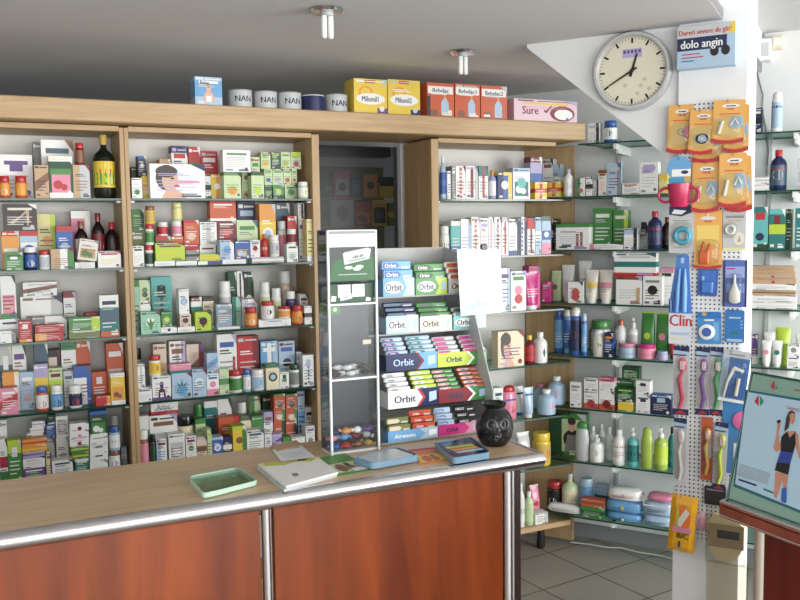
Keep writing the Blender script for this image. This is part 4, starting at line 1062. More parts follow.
# poster stand
Yl = YC-.006; A = Vector((XC+.016, Yl, ZT+.0025)); Bt = hit(752.5, 373, N1, Yl)
up_v = (Bt-A); up_v.x = max(up_v.x, .02); HV = up_v.length; upn = up_v.normalized(); wd = Vector((0, -1, 0)); nr = wd.cross(upn).normalized()
if nr.x > 0: nr = -nr
def on_poster(u, v):
    r = ray(u, v); d = (A-EYE).dot(nr)/r.dot(nr); p = EYE+r*d-A; return p.dot(wd), p.dot(upn)
WP = on_poster(850, 470)[0]+.02
R = root('poster_stand', A); R.rotation_mode = 'QUATERNION'
mm = Matrix((wd, -nr, upn)).transposed(); R.rotation_quaternion = mm.to_quaternion()
TEALF = M((126,160,146), .3, 0, 'plastic'); 
f = MB(); f.rbox(0, WP, 0, .012, 0, HV, TEALF, .002); f.build('frame', R)
f = MB(); f.rbox(-.004, 0, -.002, .014, 0, HV+.004, M((22,74,70), .2, 0, 'plastic'), .001); f.rbox(0, WP, -.002, .014, HV, HV+.004, M((22,74,70), .2, 0, 'plastic'), .001); f.build('edge_trim', R)
f = MB(); f.slab([(WP*.7, 0), (WP*.7+.01, 0), (WP*.7+.01, HV*.7)], .0125, .1, TEALF); o = f.build('support_foot', R); o.rotation_euler = (0, 0, 0)
P = lambda px, py, y=-.0022: (lambda a: (a[0], y, a[1]))(on_poster(px, py))
def pp(f, pts, mt, y): f.add([P(a, b, y) for a, b in pts], [tuple(range(len(pts)))], mt if not isinstance(mt, str) else M(mt))
f = MB(); q0 = [(747.5, 392), (735.5, 484), (790, 506), (830, 522), (850, 400), (800, 401)]
fr = [(745.5, 389.5), (733.5, 486.5), (790, 509), (832, 526), (852, 398), (800, 398.5)]
pp(f, fr, M((34,92,110)), -.0006); pp(f, q0, M((168,198,216)), -.0012)
f.build('print_border', R)
for px, py in ((759.5, 401), (775, 386)):
    f = MB()
    s = 5.5 if py > 390 else 4.5
    pp(f, [(px, py-s-1), (px-s*.85, py+.5), (px-.5, py+s)], 'rd', -.0016); pp(f, [(px+1, py-s+.5), (px+s*.9, py+.6), (px+1, py+s)], M((40,130,96)), -.0016) if py > 390 else pp(f, [(px+1, py-1), (px+s*.8, py+2.5), (px+1.5, py+3)], M((40,130,96)), -.0016)
    f.build('logo', R)
def ptext(t, c, px, py, hpx, tilt=.2):
    vs, fs, tw = text_mesh(t); f.add([P(px+x*hpx*.8+y*hpx*.05, py+x*hpx*.8*tilt-y*hpx, -.0018) for x, y in vs], fs, M(c))
f = MB(); ptext('Catalog produse', 'rd', 800, 409.5, 3.6, .17); f.build('heading', R); f = MB(); ptext('www.', 'rd', 799, 390, 3.6, .17); f.build('heading', R); f = MB()
for i in range(7): pp(f, [(740.5-i*.5, 464+i*1.7), (771-i*.5, 473.5+i*1.7), (771-i*.5, 474.2+i*1.7), (740.5-i*.5, 464.7+i*1.7)], 'gy', -.0016)
pp(f, [(739, 478.5), (757, 484.5), (757, 486.5), (739, 480.5)], 'nv', -.0016); pp(f, [(764, 488), (774, 492), (774, 494), (764, 490)], 'tl', -.0016)
f.build('small_print', R)
SK = M((186,132,108)); f = MB()
pp(f, [(774, 448), (777.2, 436), (778, 424), (780.2, 420.5), (781.5, 424), (779.5, 433), (779.6, 444), (784, 434), (788, 431), (790, 436), (783, 448), (777, 452)], SK, -.0020)
pp(f, [(776, 472), (789, 474), (787.5, 486), (787, 500), (782.5, 502), (784, 486), (783, 480), (780, 490), (777, 499), (774.5, 496), (775.5, 482)], SK, -.0020)
pp(f, [(782.6, 488.5), (787.6, 487.5), (787.4, 502), (786, 503.5), (781.6, 501.5)], 'bl', -.0024)
pp(f, [(782, 437), (788, 431.5), (790.5, 438), (796, 432), (796.5, 444), (794, 453), (781.5, 451)], 'bk', -.0024)
pp(f, [(781.5, 451), (794.2, 452.5), (791, 464), (777.6, 462.5)], M((40,62,140)), -.0024)
pp(f, [(777.6, 462.5), (791, 464), (789, 475), (775.6, 470.5)], 'bk', -.0024)
pp(f, [(789, 431.5), (796, 431), (799, 435), (800, 447), (803, 456), (800, 459), (796.4, 447), (795, 436), (790.6, 438)], SK, -.0021)
pp(f, [(785, 432), (787, 418), (789.5, 412), (793, 410.5), (796, 413), (795, 416), (791, 419), (789.5, 428)], 'bn', -.0026)
pp(f, [(790.6, 414.5), (793.5, 412.8), (796, 415), (796, 420.5), (793.6, 424.6), (791, 422)], SK, -.0028)
pp(f, [(792.5, 421.6), (795, 421.4), (794, 422.6)], 'rd', -.003); pp(f, [(777.5, 421), (781, 419.6), (782, 422), (778.5, 424)], 'dk', -.0026)
f.build('printed_figure', R)
tag(R, 'tilted advertising poster of a woman in dark shorts on right counter', 'poster')
# ------------------------------------------------------------------ goods on the counter
def onc(u, v): return atZ(u, v, ZT)
def flat(name, pts, z0, z1, mt, label, cat, deco=None, top=None):
    """thin sheet lying on the worktop, outline given clockwise from far left"""
    P_ = [atZ(u, v, z1) for u, v in pts]; c = sum(P_, Vector())/len(P_)
    f = MB(); f.prism([(p.x-c.x, p.y-c.y) for p in reversed(P_)], 0, z1-z0, M('ow') if mt is None else mt, None)
    if deco: deco(f, lambda a, b, k: (lambda q: (q.x-c.x, q.y-c.y, z1-z0+.0002*k))(P_[0]*(1-a)*b+P_[1]*a*b+P_[2]*a*(1-b)+P_[3]*(1-a)*(1-b)))
    o = f.build(name, None, (c.x, c.y, z0)); return tag(o, label, cat)
# catalogue book
def dbook(f, Q):
    design(f, Q, 'T:gn T:cr', 1.4); f.add([Q(.05, .88, 2), Q(.35, .8, 2), Q(.6, .9, 2), Q(.8, .78, 2), Q(.97, .97, 2), Q(.1, 1, 2)], [(0, 1, 2, 3, 4, 5)], M('lm')); f.add([Q(.3, .92, 3), Q(.55, .88, 3), Q(.9, .95, 3), Q(.86, 1, 3), Q(.35, 1, 3)], [(0, 1, 2, 3, 4)], M('tn')); f.add([Q(.6, .9, 4), Q(.74, .88, 4), Q(.82, .97, 4), Q(.66, .99, 4)], [(0, 1, 2, 3)], M('bn'))
    for i in range(3): f.add([Q(.28+i*.035, .24, 3), Q(.3+i*.035, .24, 3), Q(.31+i*.035, .38, 3), Q(.29+i*.035, .38, 3)], [(0, 1, 2, 3)], M('dg'))
z = ZT+.0003
flat('magazine', [(256, 467), (316, 459), (337, 474), (284, 489.5)], z, z+.007, M('lg'), 'glossy magazine lying under the white catalogue', 'magazine')
flat('catalogue', [(258, 464), (318, 457), (338, 472), (286, 486)], z+.0073, z+.0125, M('wh', .3), 'thick white catalogue with green picture strip on the counter', 'catalogue', dbook)
flat('envelope', [(272, 449), (300, 443.5), (316, 458), (281, 461)], z, z+.003, M((222,226,230)), 'white brochure with printed lines behind the catalogue', 'brochure', lambda f, Q: design(f, Q, 'h:sl n:lb', 1.6))
flat('paper_bag', [(270, 446), (296, 440), (303, 445), (278, 451)], z+.0032, z+.005, M('tn'), 'crumpled brown paper slip on top of white brochure', 'paper')
flat('leaflet', [(314, 458.5), (344, 452.5), (373, 470), (337, 476)], z, z+.0012, M((86,140,66)), 'green leaflet with brown picture lying left of the blue tray', 'leaflet', lambda f, Q: (design(f, Q, 'p:pg,br,dg', 1.3), f.add([Q(.55, .06, 6), Q(.9, .06, 6), Q(.9, .22, 6), Q(.55, .22, 6)], [(0, 1, 2, 3)], M('wh'))))
flat('leaflet', [(408, 450), (434, 447), (452, 460), (420, 465)], z, z+.0012, M((206,120,74)), 'orange leaflet between the two blue trays', 'leaflet', lambda f, Q: design(f, Q, 'p:ye,do,gn T:rd', 1.3))
# green glass dish
def tray(name, pts, zb, hgt, mt, rim, label, cat, insert=None, foot=True):
    P_ = [atZ(u, v, zb+hgt) for u, v in pts]; c = sum(P_, Vector())/4; R = root(name, (c.x, c.y, zb))
    def ringpts(sc, cut=.13):
        out = []
        for i in range(4):
            a, b, d = P_[i-1], P_[i], P_[(i+1) % 4]
            for k in range(5):
                t = k/4; q = (b+(a-b)*cut)*(1-t)**2+b*2*t*(1-t)+(b+(d-b)*cut)*t*t
                out.append(((q.x-c.x)*sc, (q.y-c.y)*sc))
        return out[::-1]
    f = MB(); f.prism(ringpts(1), .002, hgt, mt, rim); f.build('plate', R)
    if insert:
        f = MB(); f.prism(ringpts(.86), hgt+.0002, hgt+.0012, M(insert[0], .2))
        for j, c_ in enumerate(insert[1:]):
            V = [(x, y+.0) for x, y in ringpts(.7)]; n_ = len(insert)-1; y0, y1 = -.05+.1*j/n_, -.05+.1*(j+.8)/n_
            f.add([(-.04, y0, hgt+.0015), (.04, y0, hgt+.0015), (.04, y1, hgt+.0015), (-.04, y1, hgt+.0015)], [(0, 1, 2, 3)], M(c_, .2))
        f.build('paper_insert', R)
    f = MB(); o_, i_ = ringpts(1.0), ringpts(.955); n = len(o_)
    f.add([(x, y, hgt+.0025) for x, y in o_]+[(x, y, hgt+.0025) for x, y in i_]+[(x, y, hgt+.0002) for x, y in i_]+[(x, y, hgt+.0002) for x, y in o_], [(k*n+i, k*n+(i+1) % n, ((k+1) % 4)*n+(i+1) % n, ((k+1) % 4)*n+i) for k in range(4) for i in range(n)], rim); f.build('rim', R)
    if foot:
        for i in range(4): q = (P_[i]-c)*.72; f = MB(); f.lathe([(.007, 0), (.007, .0019)], rim, 12, q.x, q.y); f.build('foot', R)
    tag(R, label, cat); return R, c
GRIM = M((176,206,188), .08, 0, 'glass_edge'); BRIM = M((112,142,164), .1, 0, 'plastic')
tray('change_tray', [(188, 477), (238, 468), (259, 481), (203, 495)], z, .011, GREENG, GRIM, 'clear green glass change tray on the worktop', 'tray')
R, c = tray('coin_tray', [(352, 458), (396, 447.5), (420, 455.5), (372, 464)], z+.0014, .016, BLUEG, BRIM, 'blue-tinted clear coin tray between two leaflets', 'tray', [(186,198,206)])
R, c = tray('coin_tray', [(433, 443), (471, 437), (491, 453), (453, 459)], z+.0014, .016, BLUEG, BRIM, 'blue coin tray with colourful leaflet insert before black vase', 'tray', ['nv', 'lb', 'og', 'lm', 'sl'])
# black vase carved as a face
b = atZ(494, 450, ZT); rv = (atZ(512, 440, ZT)-atZ(476, 440, ZT)).length/2*1.0; rv *= 1.04; tp = hit(494, 402, N1, atZ(494.5, 444.5, ZT).y); hv = tp.z-ZT
BL = M((20,20,22), .22, 0, 'ceramic'); BG = M((62,62,68), .25, 0, 'ceramic')
b = atZ(494.5, 444.5, ZT); R = root('vase', (b.x, b.y, z)); f = MB()
f.lathe([(rv*.6, 0), (rv*.68, hv*.03), (rv*.92, hv*.2), (rv, hv*.42), (rv*.94, hv*.62), (rv*.74, hv*.78), (rv*.55, hv*.84), (rv*.52, hv*.88), (rv*.6, hv*.93), (rv*.64, hv*.98), (rv*.58, hv), (rv*.5, hv*.97), (rv*.45, hv*.86)], BL, 32); f.build('pot', R)
def sph(a, zz, k=1.0):
    t = zz/hv; rr = rv*(1-.55*(t-.42)**2*2.2)*k; return (rr*math.sin(a), -rr*math.cos(a), zz)
fa = -.36
for s in (-1, 1):
    f = MB(); c0 = sph(fa+s*.34, hv*.56); f.ring(c0, (math.sin(fa+s*.34), -math.cos(fa+s*.34), .1), rv*.24, rv*.06, BG, 20); f.ball(c0, rv*.1, rv*.08, rv*.1, BL); f.build('eye', R)
f = MB(); c0 = sph(fa, hv*.44, 1.03); f.ball(c0, rv*.1, rv*.12, rv*.14, BG); f.build('nose', R)
f = MB(); c0 = sph(fa, hv*.28, .98); f.ring(c0, (math.sin(fa), -math.cos(fa), -.2), rv*.2, rv*.04, BG, 20, .6)
for k in range(4): f.ball(sph(fa-.13+k*.09, hv*.29, 1.0), rv*.03, rv*.03, rv*.05, M('gy', .3))
f.build('mouth', R)
f = MB()
for k in range(11):
    a = math.pi*2*k/11; r0 = .62
    p0 = sph(fa+math.cos(a)*.62, hv*(.45+math.sin(a)*.24), 1.0); p1 = sph(fa+math.cos(a)*.8, hv*(.45+math.sin(a)*.31), .97)
    f.tube([p0, p1], rv*.03, BG, 6)
f.build('carved_rays', R)
tag(R, 'round black ceramic vase with carved face on counter end', 'vase')
# ------------------------------------------------------------------ acrylic show case
bl, br_ = atZ(331, 456, ZT), atZ(381, 450, ZT); Yc = (bl.y+br_.y)/2; w = br_.x-bl.x; tpz = hit(350, 230, N1, Yc).z-ZT; dC = .075
WF = M((214,218,220), .25, 0, 'plastic')
R = root('display_case', ((bl.x+br_.x)/2, Yc, z))
zl = lambda v: hit(352, v, N1, Yc).z-ZT
f = MB(); t = .006
for s in (-1, 1): f.rbox(s*w/2-(t if s > 0 else 0), s*w/2+(0 if s > 0 else t), 0, .008, 0, tpz, WF, .001)
f.build('front_frame', R)
f = MB(); f.box(-w/2, w/2, .0085, dC, 0, .006, WF); f.build('base', R)
f = MB(); f.box(-w/2+t, w/2-t, .0, .004, zl(247), tpz, WF); f.box(-w/2+t, w/2-t, -.0008, 0, zl(234), zl(231), M('gy')); f.build('header', R)
f = MB(); f.box(-w/2, w/2, dC-.003, dC, .0065, tpz, M((64,68,74), .3, 0, 'plastic')); f.build('back_panel', R)
f = MB(); f.box(-w/2, w/2, .0045, dC-.0035, tpz-.003, tpz, ACRYL); f.build('top_panel', R)
for s in (-1, 1): f = MB(); x = s*(w/2-.0015); f.box(x-.0012, x+.0012, .0085, dC-.0035, .0065, tpz-.0035, ACRYL); f.build('side_panel', R)
for v in (304, 379): f = MB(); f.box(-w/2+.004, w/2-.004, .0015, dC-.004, zl(v)-.003, zl(v)+.002, WF); f.build('shelf', R)
f = MB(); cf_ = clear('case_front', (244,245,246), .12, .28, .03); f.box(-w/2+t, w/2-t, .010, .0108, .0065, zl(379)-.0035, cf_); f.build('front_pane', R); f = MB(); f.box(-w/2+t, w/2-t, .010, .0108, zl(379)+.0025, zl(304)-.0035, cf_); f.build('front_pane', R)
x0, x1, za, zb_ = -w/2+t, w/2-t, zl(281), zl(246)
f = MB(); f.box(x0, x1, .0045, .0065, za, zb_, M((56,62,62))); Pq = lambda u, v, k: (x0+u*(x1-x0), .0045-.0003*k, za+v*(zb_-za))
f.add([Pq(.0, 0, 1), Pq(1, 0, 1), Pq(1, .66, 1), Pq(.5, .74, 1), Pq(.1, .58, 1)], [(0, 1, 2, 3, 4)], M((38,92,52)))
f.add([Pq(.33, .46, 2), Pq(.88, .62, 2), Pq(.92, .9, 2), Pq(.84, .94, 2), Pq(.34, .82, 2), Pq(.3, .78, 2)], [tuple(range(6))], M('lg'))
vs, fs, tw = text_mesh('dril'); f.add([Pq(.62+x*.125+y*.03, .7+y*.085+x*.028, 3) for x, y in vs], fs, M('dg')); f.add([Pq(.63+x*.125+y*.03, .7+y*.085+x*.028, 3.4) for x, y in vs], fs, M('dg'))
f.add([Pq(.42, .55, 3), Pq(.8, .64, 3), Pq(.8, .66, 3), Pq(.42, .57, 3)], [(0, 1, 2, 3)], M('dg'))
for u, v in ((.42, .38), (.6, .34), (.66, .4)): f.add([Pq(u+.09*math.cos(a*.6283)*1, v+.05*math.sin(a*.6283), 3+u) for a in range(10)], [tuple(range(10))], M('wh'))
for i in range(14): f.add([Pq(.2+i*.045, .17, 3), Pq(.23+i*.045, .17, 3), Pq(.23+i*.045, .2, 3), Pq(.2+i*.045, .2, 3)], [(0, 1, 2, 3)], M('lg'))
f.build('advert_card', R)
tag(R, 'tall narrow acrylic display case with green advert card on counter', 'display case')
cx, cy = (bl.x+br_.x)/2, Yc
# goods inside the case
def incase(mb, name, x, y, zz, label, cat, group=None, rz=0, rot=None): o = mb.build(name, None, (cx+x, cy+y, z+zz), rz, rot); return tag(o, label, cat, group)
f = MB(); hh = zl(284)-zl(303); carton(f, w-.016, .03, hh, 'dg', ''); Pc = lambda u, v, k: (-(w-.016)/2+u*(w-.016), -.00035*k, v*hh)
for u0, u1 in ((.2, .48), (.52, .8)): f.add([Pc(u0, .3, 1), Pc(u1, .3, 1), Pc(u1, .95, 1), Pc(u0, .95, 1)], [(0, 1, 2, 3)], M('wh'))
f.add([Pc(.25, .1, 2), Pc(.52, .22, 2), Pc(.5, .5, 2), Pc(.23, .4, 2)], [(0, 1, 2, 3)], M('lg')); vs, fs, tw = text_mesh('dril'); f.add([Pc(.375+x*.055, .3+y*.08+x*.02, 3) for x, y in vs], fs, M('dg'))
f.add([Pc(.04, .1, 2), Pc(.14, .1, 2), Pc(.16, .35, 2), Pc(.06, .4, 2)], [(0, 1, 2, 3)], M('wh')); f.add([Pc(.82, .05, 2), Pc(.94, .05, 2), Pc(.94, .2, 2), Pc(.84, .25, 2)], [(0, 1, 2, 3)], M('wh'))
incase(f, 'candy_box', 0, .014, zl(304)+.0025, 'green candy box with white packs on the upper case shelf', 'box')
f = MB(); carton(f, .03, .02, .024, 'gn', 'd:pg'); incase(f, 'candy_box', -w/2+.028, .025, zl(304)-.0035-.024, 'small green box hanging under the upper case shelf', 'box')
rnd = random.Random(3)
for i in range(9):
    f = MB(); L, hw = .036, .011; V = []
    for k, (t_, s) in enumerate(((-1, .9), (-.75, .3), (-.5, .8), (0, 1), (.5, .8), (.75, .3), (1, .9))):
        for j in range(8): a = j*math.pi/4; V.append((t_*L/2, hw*s*math.cos(a), hw*(.15 if abs(t_) > .9 else s*.7)*math.sin(a)+hw*.7))
    f.add(V, [(k*8+j, k*8+(j+1) % 8, (k+1)*8+(j+1) % 8, (k+1)*8+j) for k in range(6) for j in range(8)]+[tuple(range(8)), tuple(range(48, 56))], M('wh' if i % 4 else 'bn', .3), True)
    lay = i//5; incase(f, 'wrapped_candy', -w*.3+(i % 5)*w*.15+lay*w*.08, .028+.014*(i % 2), zl(379)+.003+lay*.0165, 'white twist-wrapped candy heaped on the middle case shelf' if i % 4 else 'brown twist-wrapped candy among the white ones in case', 'candy', 'wrapped candies on the middle case shelf', 0, (rnd.uniform(-.1, .1), 0, rnd.uniform(-.6, .6)))
cols = ['bl', 'rd', 'br', 'gd', 'pk', 'sk', 'dr', 'lg', 'nv', 'og', 'wh', 'pp']
wl = ['blue', 'red', 'brown', 'golden', 'pink', 'sky blue', 'dark red', 'grey', 'navy', 'orange', 'white', 'purple']
for i in range(12):
    f = MB(); x = -w*.34+(i % 4)*w*.225; y = .029+.016*((i//4) % 2); zz = .0075+(i//4)*.02
    f.ball((0, 0, .009), .014, .011, .009, M(cols[i], .3)); f.tube([(-.012, 0, .009), (-.022, .002, .012)], [.002, .006], M(cols[i], .3)); f.tube([(.012, 0, .009), (.022, -.002, .007)], [.002, .006], M(cols[i], .3))
    incase(f, 'wrapped_candy', x, y, zz, '%s wrapped sweet in the bottom of the display case' % wl[i], 'candy', 'wrapped sweets in the bottom of the case', 0, (0, 0, rnd.uniform(-.9, .9)))
f = MB(); f.rbox(-.012, .012, 0, .001, 0, .012, M('cr'), .0002); incase(f, 'price_card', .042, .012, zl(346), 'cream price tag stuck inside case front', 'card')
# ------------------------------------------------------------------ chewing gum rack
gl, gr = atZ(383, 448, ZT), atZ(494, 437, ZT); Yg = gl.y+.02; gx0, gx1 = gl.x, hit(494, 440, N1, Yg).x
R = root('gum_rack', ((gx0+gx1)/2, Yg, z)); gcx = (gx0+gx1)/2; GP = M((150,152,152), .35, 0, 'plastic')
# tiers: (front line in the photo, step back)
TIERS = [(446, 0.0), (404.5, .045), (368, .09), (331, .135), (294.5, .18)]
zt_ = []
for v, st in TIERS: zt_.append(hit(436, v, N1, Yg+st).z-ZT)
zt_[0] = .006; gw = gx1-gx0
for i, (v, st) in enumerate(TIERS):
    f = MB(); xr = gw/2-.004 if i < 4 else hit(492, v, N1, Yg+st).x-gcx-.004
    f.box(-gw/2+.004, gw/2-.004, st+.001, st+.11 if i else .17, zt_[i]-.004, zt_[i], ACRYL if i in (1, 2) else GP); f.build('tier', R)
ztop = hit(410, 248, N1, Yg+.27).z-ZT
f = MB(); f.box(-gw/2, gw/2, .292, .296, 0, ztop, GP); f.build('back_panel', R)
pr = [(0, 0), (.291, 0), (.291, ztop), (.19, ztop-.02), (.0, .12)]
for s in (-1, 1):
    f = MB(); x = s*(gw/2-.0015); n = len(pr)
    mt = ACRYL if s < 0 else M((170,172,174), .3, 0, 'plastic')
    f.add([(x-.0015, a, b) for a, b in pr]+[(x+.0015, a, b) for a, b in pr], [tuple(range(n)), tuple(reversed(range(n, 2*n)))]+[(i, (i+1) % n, n+(i+1) % n, n+i) for i in range(n)], mt); f.build('side_panel', R)
tag(R, 'tiered chewing gum rack standing right of the acrylic case', 'rack')
def gum_carton(ti, x0, x1, yt, yb, c1, c2, text, tc, look, chev=None, deep=.075):
    st = TIERS[ti][1]; Y = Yg+st; z0 = zt_[ti]+.0005+z-ZT
    ym = (yt+yb)/2; X0, X1 = hit(x0, ym, N1, Y).x, hit(x1, ym, N1, Y).x; zt2 = hit((x0+x1)/2, yt, N1, Y).z
    h = max(.03, zt2-ZT-zt_[ti]-.001); w = X1-X0-.001
    Rr = root('gum_carton', ((X0+X1)/2, Y, ZT+z0)); f = MB()
    f.box(-w/2, w/2, 0, .0015, 0, h, M(c1, .3)); f.box(-w/2, w/2, .0016, deep, 0, .0015, M(c1)); f.box(-w/2, -w/2+.0012, .0016, deep, .0016, h*.9, M(c1)); f.box(w/2-.0012, w/2, .0016, deep, .0016, h*.9, M(c2))
    f.build('tray', Rr)
    g = MB(); Pg = lambda u, v, k: (-w/2+u*w, -.0003*k-.0002, v*h)
    k0 = .62
    g.add([Pg(k0, 0, 1), Pg(1, 0, 1), Pg(1, 1, 1), Pg(k0, 1, 1), Pg(k0+.13, .5, 1)], [(0, 1, 4), (1, 2, 4), (2, 3, 4)], M(c2, .3))
    if chev: g.add([Pg(k0-.05, 0, 2), Pg(k0, 0, 2), Pg(k0+.13, .5, 2), Pg(k0, 1, 2), Pg(k0-.05, 1, 2), Pg(k0+.07, .5, 2)], [(0, 1, 2, 5), (5, 2, 3, 4)], M(chev))
    g.add([Pg(.82, .2, 2), Pg(.97, .3, 2), Pg(.97, .8, 2), Pg(.82, .75, 2)], [(0, 1, 2, 3)], M('lb' if c2 != 'lb' else 'wh'))
    if ti >= 3: oval(g, Pg, .34, .5, .3, .34, 'wh' if c1 != 'lg' else 'cr', 1.5); tc = 'nv'
    if text: put_text(g, Pg, text, tc, .33, .5, .42, w/h, .5, 3)
    g.build('front_print', Rr)
    tag(Rr, look, 'box', 'gum display cartons on the rack'); return (X0+X1)/2, Y, z0+ZT, w, h
def packs(cb, n, c1, c2, look, wf=(0, 1), lean=.02, hp=.017, rise=.004, base=None, text=None, bulge=False):
    """a slanted pile of packs behind a carton front, showing above it one over the other"""
    x, Y, zz, w, h = cb; W = w*(wf[1]-wf[0])-.004; X = x-w/2+w*(wf[0]+wf[1])/2
    z1 = zz+(h if base is None else base)-.004
    for i in range(n):
        f = MB(); f.rbox(-W/2, W/2, 0, .011, 0, hp, M(c1, .3), .003); Pp = lambda u, v, k: (-W/2+u*W, -.0003*k, v*hp)
        f.add([Pp(.06, .2, 1), Pp(.5, .2, 1), Pp(.6, .5, 1), Pp(.5, .8, 1), Pp(.06, .8, 1)], [(0, 1, 2, 3, 4)], M(c2, .3)); f.add([Pp(.66, .15, 1), Pp(.94, .15, 1), Pp(.94, .4, 1), Pp(.66, .4, 1)], [(0, 1, 2, 3)], M('lg'))
        if text: put_text(f, Pp, text, 'nv' if c2 in ('wh', 'lb', 'lg', 'ow') else 'wh', .3, .5, .42, W/hp, .42, 2)
        o = f.build('gum_pack', None, (X, Y+.004+i*.0125, z1+i*(hp*.92)), 0); tag(o, look, 'gum', look.split(' pack')[0]+' packs on the rack')
# bottom tier
c = gum_carton(0, 388, 438, 429, 446, 'sk', 'lb', 'Airwaves', 'wh', 'blue gum carton on the lowest tier, left', deep=.04); packs(c, 2, 'ol', 'bg', 'khaki gum pack at lowest tier left', (0, .48), hp=.02); packs(c, 3, 'do', 'rd', 'red gum pack on the lowest tier', (.5, .98), hp=.017, text='Orbit')
c = gum_carton(0, 438.5, 480, 428, 445, 'mg', 'pk', 'Orbit', 'nv', 'pink gum carton on the lowest tier, right', deep=.04); packs(c, 3, 'lb', 'bl', 'light blue gum pack on the lowest tier', (0, .42), hp=.017, text='Orbit'); packs(c, 3, 'bk', 'dk', 'black lozenge pack on the lowest tier', (.46, 1), hp=.017, text='HALLS')
c = gum_carton(1, 388, 438, 389, 403.5, 'wh', 'nv', 'Orbit', 'nv', 'white and navy gum carton on second tier from below', 'rd'); packs(c, 4, 'wh', 'lg', 'white and grey gum pack on second tier', (0, .47), hp=.0125, text='Orbit'); packs(c, 4, 'lm', 'wh', 'lime and white gum pack on second tier', (.52, 1), hp=.0125, text='Orbit')
c = gum_carton(1, 438.5, 488, 387.5, 403, 'dr', 'gn', 'Orbit', 'nv', 'red and green gum carton on second tier from below', 'wh'); packs(c, 5, 'gn', 'pk', 'green and pink gum pack on second tier', (0, .47), hp=.0115, text='Orbit'); packs(c, 5, 'do', 'lg', 'salmon and grey gum pack on second tier', (.52, 1), hp=.0115, text='Orbit')
c = gum_carton(2, 386, 437, 353, 367.5, 'nv', 'sk', 'Orbit', 'lb', 'navy and sky blue gum carton on middle tier', 'dr'); packs(c, 4, 'lb', 'pp', 'purple and pale blue gum pack on middle tier', (0, .45), hp=.0125, text='Orbit'); packs(c, 4, 'lb', 'tl', 'teal and pale blue gum pack on middle tier', (.48, 1), hp=.0125, text='Orbit')
c = gum_carton(2, 437.5, 487, 351.5, 367, 'lm', 'gn', 'Orbit', 'nv', 'lime and green gum carton on middle tier', 'wh'); packs(c, 4, 'lg', 'mg', 'magenta gum pack on middle tier, left column', (0, .48), hp=.0125); packs(c, 4, 'lg', 'mg', 'magenta gum pack on middle tier, right column', (.52, 1), hp=.0125)
c = gum_carton(3, 386, 418.5, 315.5, 330, 'lb', 'lg', 'Orbit', 'bl', 'pale blue gum carton on fourth tier, left'); packs(c, 3, 'nv', 'sl', 'navy gum pack on fourth tier', (0, 1), hp=.0145)
c = gum_carton(3, 420, 452, 315.5, 330, 'lg', 'cr', 'Orbit', 'nv', 'grey and cream gum carton on fourth tier, centre'); packs(c, 3, 'gn', 'dg', 'green gum pack on fourth tier', (0, 1), hp=.0145)
c = gum_carton(3, 453.5, 486, 315, 329.5, 'tq', 'lb', 'Orbit', 'bl', 'turquoise gum carton on fourth tier, right'); packs(c, 2, 'lg', 'tl', 'teal gum pack on fourth tier', (0, 1), hp=.0145)
c = gum_carton(4, 383, 414.5, 278, 294, 'sk', 'lb', 'Orbit', 'bl', 'sky blue gum carton on the topmost tier'); packs(c, 2, 'sk', 'bl', 'bright blue gum pack on the topmost tier', (0, 1), hp=.029, text='Orbit')
c = gum_carton(4, 415.5, 447, 278, 294, 'gn', 'lm', 'Orbit', 'wh', 'green gum carton on the topmost tier'); packs(c, 2, 'gn', 'dg', 'bright green gum pack on the topmost tier', (0, 1), hp=.025, text='Orbit')
c = gum_carton(4, 448.5, 480, 278, 293, 'lg', 'bl', 'Orbit', 'bl', 'grey and blue gum carton on the topmost tier'); packs(c, 3, 'wh', 'do', 'red and white gum pack on the topmost tier', (0, 1), hp=.019)
# sheet of paper clipped to the rack
Yp = Yg-.005; pc = [(457, 249), (500, 249), (503, 312), (461, 316)]; YY = Yg+.155
pa = [hit(u, v, N1, Yg+dy) for (u, v), dy in zip(pc, (.17, .17, .095, .095))]; c0 = sum(pa, Vector())/4
R = root('notice_sheet', (c0.x, YY, min(p.z for p in pa))); o_ = Vector((c0.x, YY, min(p.z for p in pa))); f = MB()
Vs = [tuple(p-o_) for p in pa]; f.add(Vs+[(x, y+.001, z_) for x, y, z_ in Vs], [(3, 2, 1, 0), (4, 5, 6, 7), (0, 1, 5, 4), (1, 2, 6, 5), (2, 3, 7, 6), (3, 0, 4, 7)], M((250,252,252), .5))
Ps = lambda u, v, k: tuple(Vector(Vs[3])*(1-u)*(1-v)+Vector(Vs[2])*u*(1-v)+Vector(Vs[1])*u*v+Vector(Vs[0])*(1-u)*v+Vector((0, -.0003*k, 0)))
for u0, v0, u1, v1, cc_ in ((.06, .6, .14, .63, 'lg'), (.3, .42, .44, .45, 'lg'), (.56, .3, .59, .58, 'lg')): f.add([Ps(u0, v0, 1), Ps(u1, v0, 1), Ps(u1, v1, 1), Ps(u0, v1, 1)], [(0, 1, 2, 3)], M(cc_))
for u, v, r in ((.15, .1, .08), (.3, .12, .1), (.42, .16, .1), (.55, .14, .08)): f.add([Ps(u+r*math.cos(a*.7854), v+.5*r*math.sin(a*.7854), 1+u) for a in range(8)], [tuple(range(8))], M((176,206,196)))
f.build('sheet', R)
f = MB(); f.rbox(-.012, .012, -.004, .006, 0, .018, M('dk', .3), .003); f.build('clip', R, tuple(Vector(Ps(.62, .985, 0))))
tag(R, 'white paper sheet clipped to the right of gum rack', 'paper')
